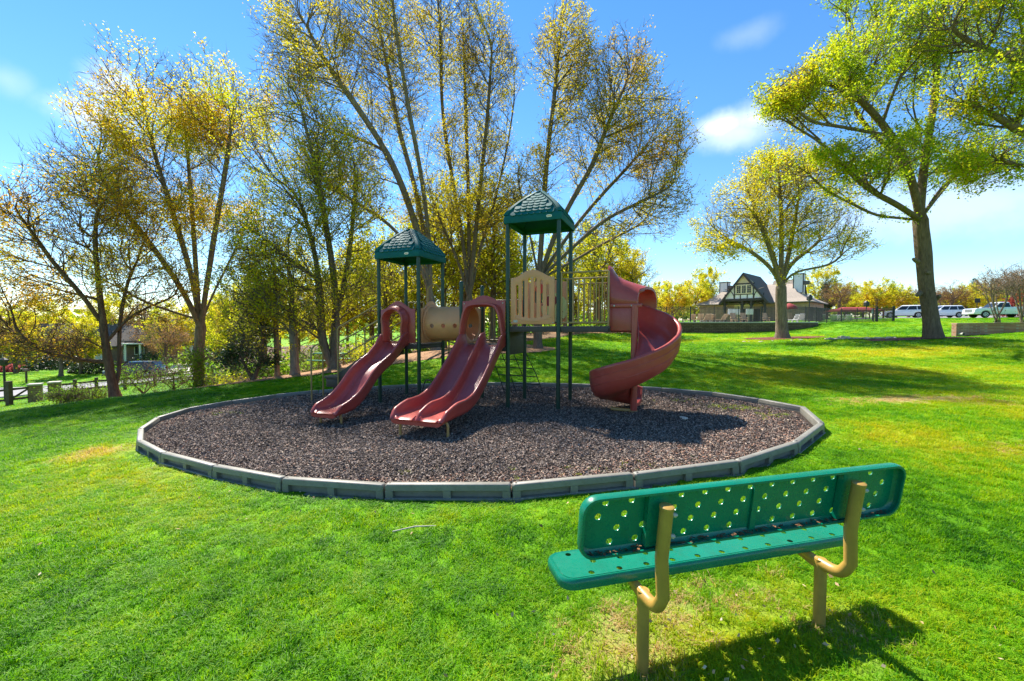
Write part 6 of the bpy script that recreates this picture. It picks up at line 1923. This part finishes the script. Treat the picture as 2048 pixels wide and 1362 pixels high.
# houses across the street
def house(name, label, loc, rz, W, Dp, eh, rh, wall, roof_m, seed, garage=False):
    o = empty(name, loc, rz); tag(o, label, 'house')
    m = MB(); m.box2((-W / 2, 0, -1.5), (W / 2, Dp, eh)); m.build('wall', wall, o, smooth=0)
    m = MB(); ov = .5
    m.loft([[(-W / 2 - ov, -ov, eh - .1), (W / 2 + ov, -ov, eh - .1), (W / 2 + ov, Dp + ov, eh - .1), (-W / 2 - ov, Dp + ov, eh - .1)], [(-W / 2 - ov, -ov, eh + .05), (W / 2 + ov, -ov, eh + .05), (W / 2 + ov, Dp + ov, eh + .05), (-W / 2 - ov, Dp + ov, eh + .05)],
            [(-W / 2 + 3.5, Dp / 2 - .1, rh), (W / 2 - 3.5, Dp / 2 - .1, rh), (W / 2 - 3.5, Dp / 2 + .1, rh), (-W / 2 + 3.5, Dp / 2 + .1, rh)]]); m.build('roof', roof_m, o, smooth=0)
    rr = np.random.default_rng(seed); k = max(2, int(W / 3.2))
    for i in range(k):
        x = -W / 2 + W * (i + .5) / k
        if i == k // 2:
            m = MB(); m.box2((x - .5, -.06, 0), (x + .5, -.006, 2.1)); d = m.build('door', M_WHITEF, o, smooth=0)
            continue
        m = MB(); m.box2((x - .62, -.07, .8), (x + .62, -.006, 2.25)); w = m.build('window', M_WHITEF, o, smooth=0)
        for sx in (-1, 1): m = MB(); m.box2((x + sx * .30 - .25, -.09, .88), (x + sx * .30 + .25, -.072, 2.17)); m.build('pane', M_GLASS, w, smooth=0)
    if garage:
        for x in (-W / 2 + .6, -W / 2 + 2.4): m = MB(); m.box((x, -1.6, 1.2), (.22, .22, 2.5)); m.build('porch_column', M_WHITEF, o, smooth=0)
        m = MB(); m.box2((-W / 2, -2, 2.45), (-W / 2 + 4, -.1, 2.6)); m.build('porch_roof', M_WHITEF, o, smooth=0)
    return o
p = at(165, 742, 62); house('brick_house', 'low brick house behind the far-left lawn across the street', (p[0], p[1], gz(p[0], p[1]) + .2), .35, 22, 9, 2.8, 6.2, M_BRICKH, M_SHINGD, 1)
p = at(380, 742, 66); house('brick_house', 'brick house with a white porch column at the end of the driveway', (p[0], p[1], gz(p[0], p[1]) + .2), .3, 16, 9, 2.9, 6.4, M_BRICKH, M_SHINGD, 2, True)
vehicle('dark_car', 'car', 'dark car parked on the street behind the twin trunk', (lambda q: (q[0], q[1], gz(q[0], q[1]) + .1))(at(272, 760, 42.0)), math.radians(194), 'suv', M_BLACKP)

# hedges and azaleas by the houses: clipped mounds of leaves
def mound(name, cat, label, u, D, rx, ry, rz, leaf, seed, n, size, group=None):
    c = base_at(u, D, 0); r = np.random.default_rng(seed)
    d = r.normal(0, 1, (n, 3)); d[:, 2] = np.abs(d[:, 2]); d /= np.linalg.norm(d, axis=1)[:, None]
    q = r.uniform(.55, 1.0, (n, 1)) ** .5
    C = d * q * np.array([rx, ry, rz]) * (1 + .1 * np.sin(d[:, :1] * 6) + .1 * np.sin(d[:, 1:2] * 5 + 1))
    root = empty(name, tuple(c)); tag(root, label, cat, group)
    link('crown', leaf_mesh('crown', C, size, leaf, r, seed, spread=.03), root)
    m = MB()
    for k in range(5):
        a = k * 1.26; m.tube([(.1 * math.cos(a), .1 * math.sin(a), -.1), (rx * .45 * math.cos(a), ry * .45 * math.sin(a), rz * .7)], .03, 5)
    m.build('stems', M_BARK2, root)
    return root
mound('clipped_hedge', 'hedge', 'rounded clipped green hedge on the far lawn behind the twin trunk', 192, 47, 3.0, 1.3, 1.35, L_DARK, 301, 5200, .17)
for i, u in enumerate((5, 17, 28, 39)):
    mound('azalea_bush', 'shrub', 'dusky red azalea clump in the row at the far-left house', u, 56, 1.0, .8, .95, L_PINK, 310 + i, 800, .17, 'azaleas by the far-left house')
mound('azalea_bush', 'shrub', 'grey-green clump ending the azalea row', 54, 56, 1.3, .8, 1.0, L_DARK, 315, 900, .17)
for i, (u, D, rx, rz) in enumerate(((110, 58, 3.0, 2.4), (135, 57, 2.4, 1.9), (300, 60, 2.5, 1.8), (345, 62, 2.2, 1.7), (400, 60, 2.4, 1.8), (75, 60, 2.2, 1.6))):
    mound('foundation_shrub', 'shrub', 'dark shrub against the houses across the street', u, D, rx, 1.2, rz, L_DARK, 320 + i, 1500, .2, 'dark shrubs before the far houses')
mound('red_shrub', 'shrub', 'crimson leafed shrub behind the pickup bed', 2030, 57.5, 2.2, 1.4, 2.9, L_MAG, 331, 2400, .2)

# picnic table at the wood's edge
p = base_at(662, 20.3, 0); o = empty('picnic_table', tuple(p), -.15); tag(o, 'green picnic table under the trees behind the stairs', 'table')
m = MB(); m.box((0, 0, .74), (1.5, .7, .05)); m.build('tabletop', M_BENCH, o, bevel=.01)
for s_ in (-1, 1): m = MB(); m.box((0, s_ * .68, .44), (1.5, .26, .05)); m.build('seat', M_BENCH, o, bevel=.01)
for x in (-.5, .5): m = MB(); m.tube([(x, -.7, .41), (x, .7, .41)], .03, 8); m.tube([(x, -.25, 0), (x, -.2, .72)], .03, 8); m.tube([(x, .25, 0), (x, .2, .72)], .03, 8); m.build('frame', M_TANM, o)

# --- far trees, each its own copy
def proto(kind, seed):
    r = np.random.default_rng(seed)
    if kind == 'round':
        H, ells, leaf, n, N = 9, [((0, 0, 5.4), (3.4, 3.4, 3.2), 1), ((1.2, .5, 3.6), (2.6, 2.4, 2.0), .5)], L_YG, 14000, 560
    elif kind == 'gold':
        H, ells, leaf, n, N = 9, [((0, 0, 5.0), (3.8, 3.6, 3.2), 1), ((-1.2, .5, 3.4), (3.0, 2.6, 2.0), .5)], L_GOLD, 15000, 600
    elif kind == 'tall':
        H, ells, leaf, n, N = 14, [((0, 0, 9), (3.0, 3.0, 5), 1), ((1, 0, 6), (2.6, 2.4, 2.5), .4)], L_OLIVE, 10500, 600
    elif kind == 'airy':
        H, ells, leaf, n, N = 10, [((0, 0, 6.4), (2.6, 2.6, 3.6), 1), ((.8, 0, 4), (2.2, 2.2, 2), .5)], L_YG, 5200, 700
    elif kind == 'brown':
        H, ells, leaf, n, N = 7, [((0, 0, 4.2), (2.8, 2.6, 2.4), 1)], L_BROWN, 5000, 500
    elif kind == 'pine':
        H, ells, leaf, n, N = 14, [((0, 0, 10.5), (2.0, 2.0, 3.5), 1), ((0, 0, 7), (2.6, 2.6, 2), .5)], L_DARK, 7000, 420
    else:
        H, ells, leaf, n, N = 7, [((0, 0, 3.2), (1.2, 1.2, 2.6), 1), ((0, 0, 5.2), (.6, .6, 1.6), .35)], L_DARK, 5000, 260
    return make_tree(dict(round='yellow_green_tree', gold='golden_tree', tall='woodland_tree', airy='young_lime_tree', brown='budding_brown_tree', pine='pine_tree', cone='conifer')[kind], 'tree', 'tree', [S_((0, 0, 0), (0.05, 0, H * .25), (0, .1, H * .5))], [(np.array(e[0], float), e[1], e[2]) for e in ells],
                     N, .2, M_BARK2, leaf, seed, n, .19 if kind != 'brown' else .12, bf=.45, tip_r=.012, twigs=2, twig_len=.6, clumpy=.35, bias=.28 if kind in ('gold', 'round') else 0, thin=(lambda W: np.clip((H * 1.02 - W[:, 2]) / H, .05, 1)) if kind == 'cone' else None)
PROTO = {}
def far_tree(kind, u, D, h, label, group=None, sx=1.0):
    p = at(u, 690, D); loc = (p[0], p[1], gz(p[0], p[1]) - .1)
    if kind not in PROTO:
        o = proto(kind, 400 + len(PROTO)); PROTO[kind] = o
    else: o = copy_tree(PROTO[kind])
    o['label'] = label
    if group: o['group'] = group
    elif 'group' in o: del o['group']
    o.location = loc; hh = dict(round=9, gold=8.6, tall=14.2, airy=10, brown=6.8, pine=14.2, cone=7)[kind]
    k = h / hh; o.scale = (k * sx, k * sx, k); o.rotation_euler = (0, 0, (u * 1.37) % 6.28)
    return o
W1 = 'leafy slim tree in the dense wood behind the playground'; G1 = 'trees of the wood behind the playground'
rr = np.random.default_rng(88)
for u in (470, 530, 600, 640, 700, 735, 780, 815, 850, 905, 925, 965, 1000, 1035, 1060, 1110, 1150, 1190):
    far_tree(['airy', 'airy', 'tall', 'airy', 'round'][int(rr.integers(0, 5))], u + rr.uniform(-12, 12), rr.uniform(29, 44), rr.uniform(6.5, 10), W1, G1, rr.uniform(.8, 1.1))
for u, D, h, k in ((842, 27, 9.5, 'airy'), (888, 26, 10.5, 'airy'), (930, 28, 11.5, 'airy'), (985, 26.5, 10.5, 'airy'), (1030, 28, 9, 'airy'), (770, 26, 9, 'airy'), (1130, 29, 8, 'airy'), (1190, 33, 7, 'airy'), (470, 28, 7.5, 'airy'), (530, 26, 8.0, 'airy')):
    far_tree(k, u, D, h, 'lime leaved tree close behind the first trunks of the wood', 'front row of the wood', .85)
for u in (560, 660, 760, 840, 940, 1020, 1090, 1175, 1230):
    far_tree(['round', 'tall', 'pine'][int(rr.integers(0, 3))], u, rr.uniform(46, 62), rr.uniform(9, 14), 'taller tree far back in the wood behind the playground', 'back row of the wood', rr.uniform(.9, 1.2))
for u, D, h, k, lab in ((30, 52, 8.5, 'gold', 'yellow tree at the far left edge beyond the street'), (95, 66, 11, 'gold', 'yellow tree behind the far-left house'), (160, 46, 6.5, 'round', 'small lawn tree beside the far mailbox'), (240, 70, 12, 'round', 'lime tree above the clipped hedge'), (300, 64, 11, 'brown', 'brown budding tree over the far brick house'),
                        (350, 56, 9, 'gold', 'golden tree over the far driveway'), (430, 60, 10, 'round', 'pale green tree beyond the driveway end'), (-40, 48, 9, 'brown', 'bare brown tree at the left edge'), (200, 78, 13, 'tall', 'tall loose tree far behind the brick house'), (460, 45, 8, 'round', 'green tree behind the dark evergreen'), (120, 44, 6.0, 'brown', 'low brown budding tree by the street before the brick house'), (330, 46, 6.5, 'brown', 'brown budding tree by the driveway mouth')):
    far_tree(k, u, D, h, lab)
for u, D, h, k, lab in ((1320, 66, 7.2, 'round', 'olive tree in the row left of the clubhouse'), (1345, 62, 6.5, 'gold', 'golden tree in the row left of the clubhouse'), (1388, 70, 7.8, 'gold', 'bright yellow tree touching the clubhouse roof on its left'), (1412, 76, 10.5, 'round', 'taller spiky tree left of the chimney'), (1300, 58, 5.2, 'round', 'low tree at the edge of the spiral slide'), (1365, 80, 8, 'pine', 'dark tree peeping over the row left of the clubhouse'),
                        (1640, 84, 11, 'round', 'loose yellow tree behind the right clubhouse corner'), (1652, 74, 7.5, 'cone', 'dark pointed conifer behind the clubhouse corner'), (1646, 76, 6.4, 'cone', 'shorter pointed conifer left of its taller twin'), (1676, 66, 6.6, 'brown', 'feathery brownish tree right of the conifers'), (1690, 72, 6.5, 'round', 'olive tree right of the conifers'),
                        (1750, 66, 6.5, 'gold', 'broad golden yellow tree over the red awning'), (1790, 68, 5.8, 'gold', 'golden yellow tree right of the broadest one'), (1725, 70, 5.6, 'gold', 'golden tree left of the broadest one over the awning'), (1835, 70, 5.6, 'brown', 'rust brown twiggy tree left of the old oak trunk'), (1815, 74, 5.4, 'brown', 'brown twiggy tree over the first white car'),
                        (1900, 72, 6.2, 'brown', 'rust brown twiggy tree right of the old oak trunk'), (1930, 74, 6, 'gold', 'yellow tree behind the dark square sign'), (1955, 80, 6.5, 'gold', 'yellow tree behind the pickup cab'), (1880, 76, 6.0, 'brown', 'reddish twiggy tree behind the compact SUV'), (1945, 100, 9, 'pine', 'dark distant pines above the yellow trees'), (1985, 100, 9, 'pine', 'dark distant pine right of its twin'), (2020, 66, 8.6, 'brown', 'dense brown tree over the pickup bed'), (2060, 70, 9, 'brown', 'brown tree at the right edge')):
    far_tree(k, u, D, h, lab, None, 1.25 if k in ('gold', 'brown') and u > 1700 else 1.0)
# crape myrtles behind the brick wall
def myrtle(u, D, label, seed):
    b = base_at(u, D, -.05); b[2] = max(b[2], 1.75); r = np.random.default_rng(seed)
    tops = [b + np.array([r.normal(0, .55), r.normal(0, .4), r.uniform(1.8, 2.6)]) for _ in range(6)]
    make_tree('crape_myrtle', 'tree', label, [S_(b, b + (0, 0, .1))] + [S_(b + (r.normal(0, .12), r.normal(0, .1), .05), (b + t_) / 2 + (0, 0, .1), t_) for t_ in tops],
              [(b + np.array([0, 0, 2.6]), (1.3, 1.2, .9), 1)], 240, .10, M_BARK, L_BROWN, seed, 500, .08, bf=.5, tip_r=.007, twigs=3, twig_len=.4, flare=0, group='crape myrtles behind the brick wall')
myrtle(1990, 27, 'multi-stemmed bare crape myrtle in front of the pickup', 501); myrtle(2042, 27, 'multi-stemmed crape myrtle at the right picture edge', 502); myrtle(2095, 27.5, 'crape myrtle just beyond the right edge', 503)

# far wooded horizon, read as one mass
def far_woods():
    r = np.random.default_rng(9); C = []; 
    for a in np.linspace(-math.pi, math.pi, 150, endpoint=False):
        R = 170 + r.uniform(-25, 25); x, y = R * math.sin(a), R * math.cos(a) + 20; h = r.uniform(6, 12) if a < .2 or abs(a) > 1.2 else r.uniform(4.5, 8); z = gz(x, y)
        d = r.normal(0, 1, (220, 3)); d /= np.linalg.norm(d, axis=1)[:, None]
        C.append(np.array([x, y, z + h * .5]) + d * np.array([7, 7, h * .55]) * r.uniform(.4, 1, (220, 1)))
    C = np.concatenate(C)
    me = leaf_mesh('far_woods', C, 2.4, L_YG, r, 5, spread=.3, tint_bias=-.25); link('far_woods', me, None, 'stuff')
far_woods()

def undergrowth():
    r = np.random.default_rng(19); C = []
    for i in range(170):
        u = r.uniform(420, 1240); D = r.uniform(22 if u < 900 else 25, 46) if u < 1000 else r.uniform(30, 46)
        if 905 < u < 1130 and D < 25: continue
        p = base_at(u, D, 0); h = r.uniform(.5, 2.0); w = r.uniform(.7, 1.8)
        d = r.normal(0, 1, (150, 3)); d /= np.linalg.norm(d, axis=1)[:, None]
        C.append(p + np.array([0, 0, h * .5]) + d * np.array([w, w, h * .55]) * r.uniform(.3, 1, (150, 1)) ** .6)
    C = np.concatenate(C)
    link('undergrowth', leaf_mesh('undergrowth', C, .2, L_FRESH, r, 8, spread=.05, tint_bias=.05), None, 'stuff')
undergrowth()

# --- litter on the lawn
m = MB(); a = np.array([-1.02, 3.56, gz(-1.02, 3.56) + .045]); b_ = np.array([-.66, 3.63, gz(-.66, 3.63) + .05])
m.tube([a - a, (b_ - a) * .5 + (0, .012, .012), b_ - a], [.005, .006, .003], 6); o = m.build('fallen_stick', M_BARK, None, loc=tuple(a)); o.data.materials[0] = M_STONE; tag(o, 'thin pale stick lying on the grass before the border', 'stick')
def fallen_leaves():
    r = np.random.default_rng(13); n = 210
    X = np.concatenate([r.uniform(-7, 7, n // 3), r.normal(1.2, .8, n // 2), r.normal(-2.6, 1.2, n - n // 3 - n // 2)]); Y = np.concatenate([r.uniform(1.6, 9, n // 3), r.normal(2.35, .35, n // 2), r.normal(4.1, .3, n - n // 3 - n // 2)])
    k = ~in_poly(np.stack([X, Y], 1), RING) & (Y > 1.2); X, Y = X[k], Y[k]
    C = np.column_stack([X, Y, TZ(X, Y) + r.uniform(.02, .055, len(X))])
    t = NT('dry_leaf'); f = t.n('ShaderNodeAttribute', attribute_name='tint').outputs['Fac']
    t.bsdf(t.ramp(f, [(0, (.16, .07, .03)), (.5, (.42, .27, .13)), (1, (.62, .52, .38))]), .8)
    link('fallen_leaves', leaf_mesh('fallen_leaves', C, .033, t.m, r, 3, spread=.0), None, 'stuff')
fallen_leaves()
NO_GRASS.append(np.array(lot)); NO_GRASS.append(np.array([(p[0], p[1] - .4) for p in WALL] + [(60, 60), (60, 90), (8, 90), (8, 50)]))
build_grass()
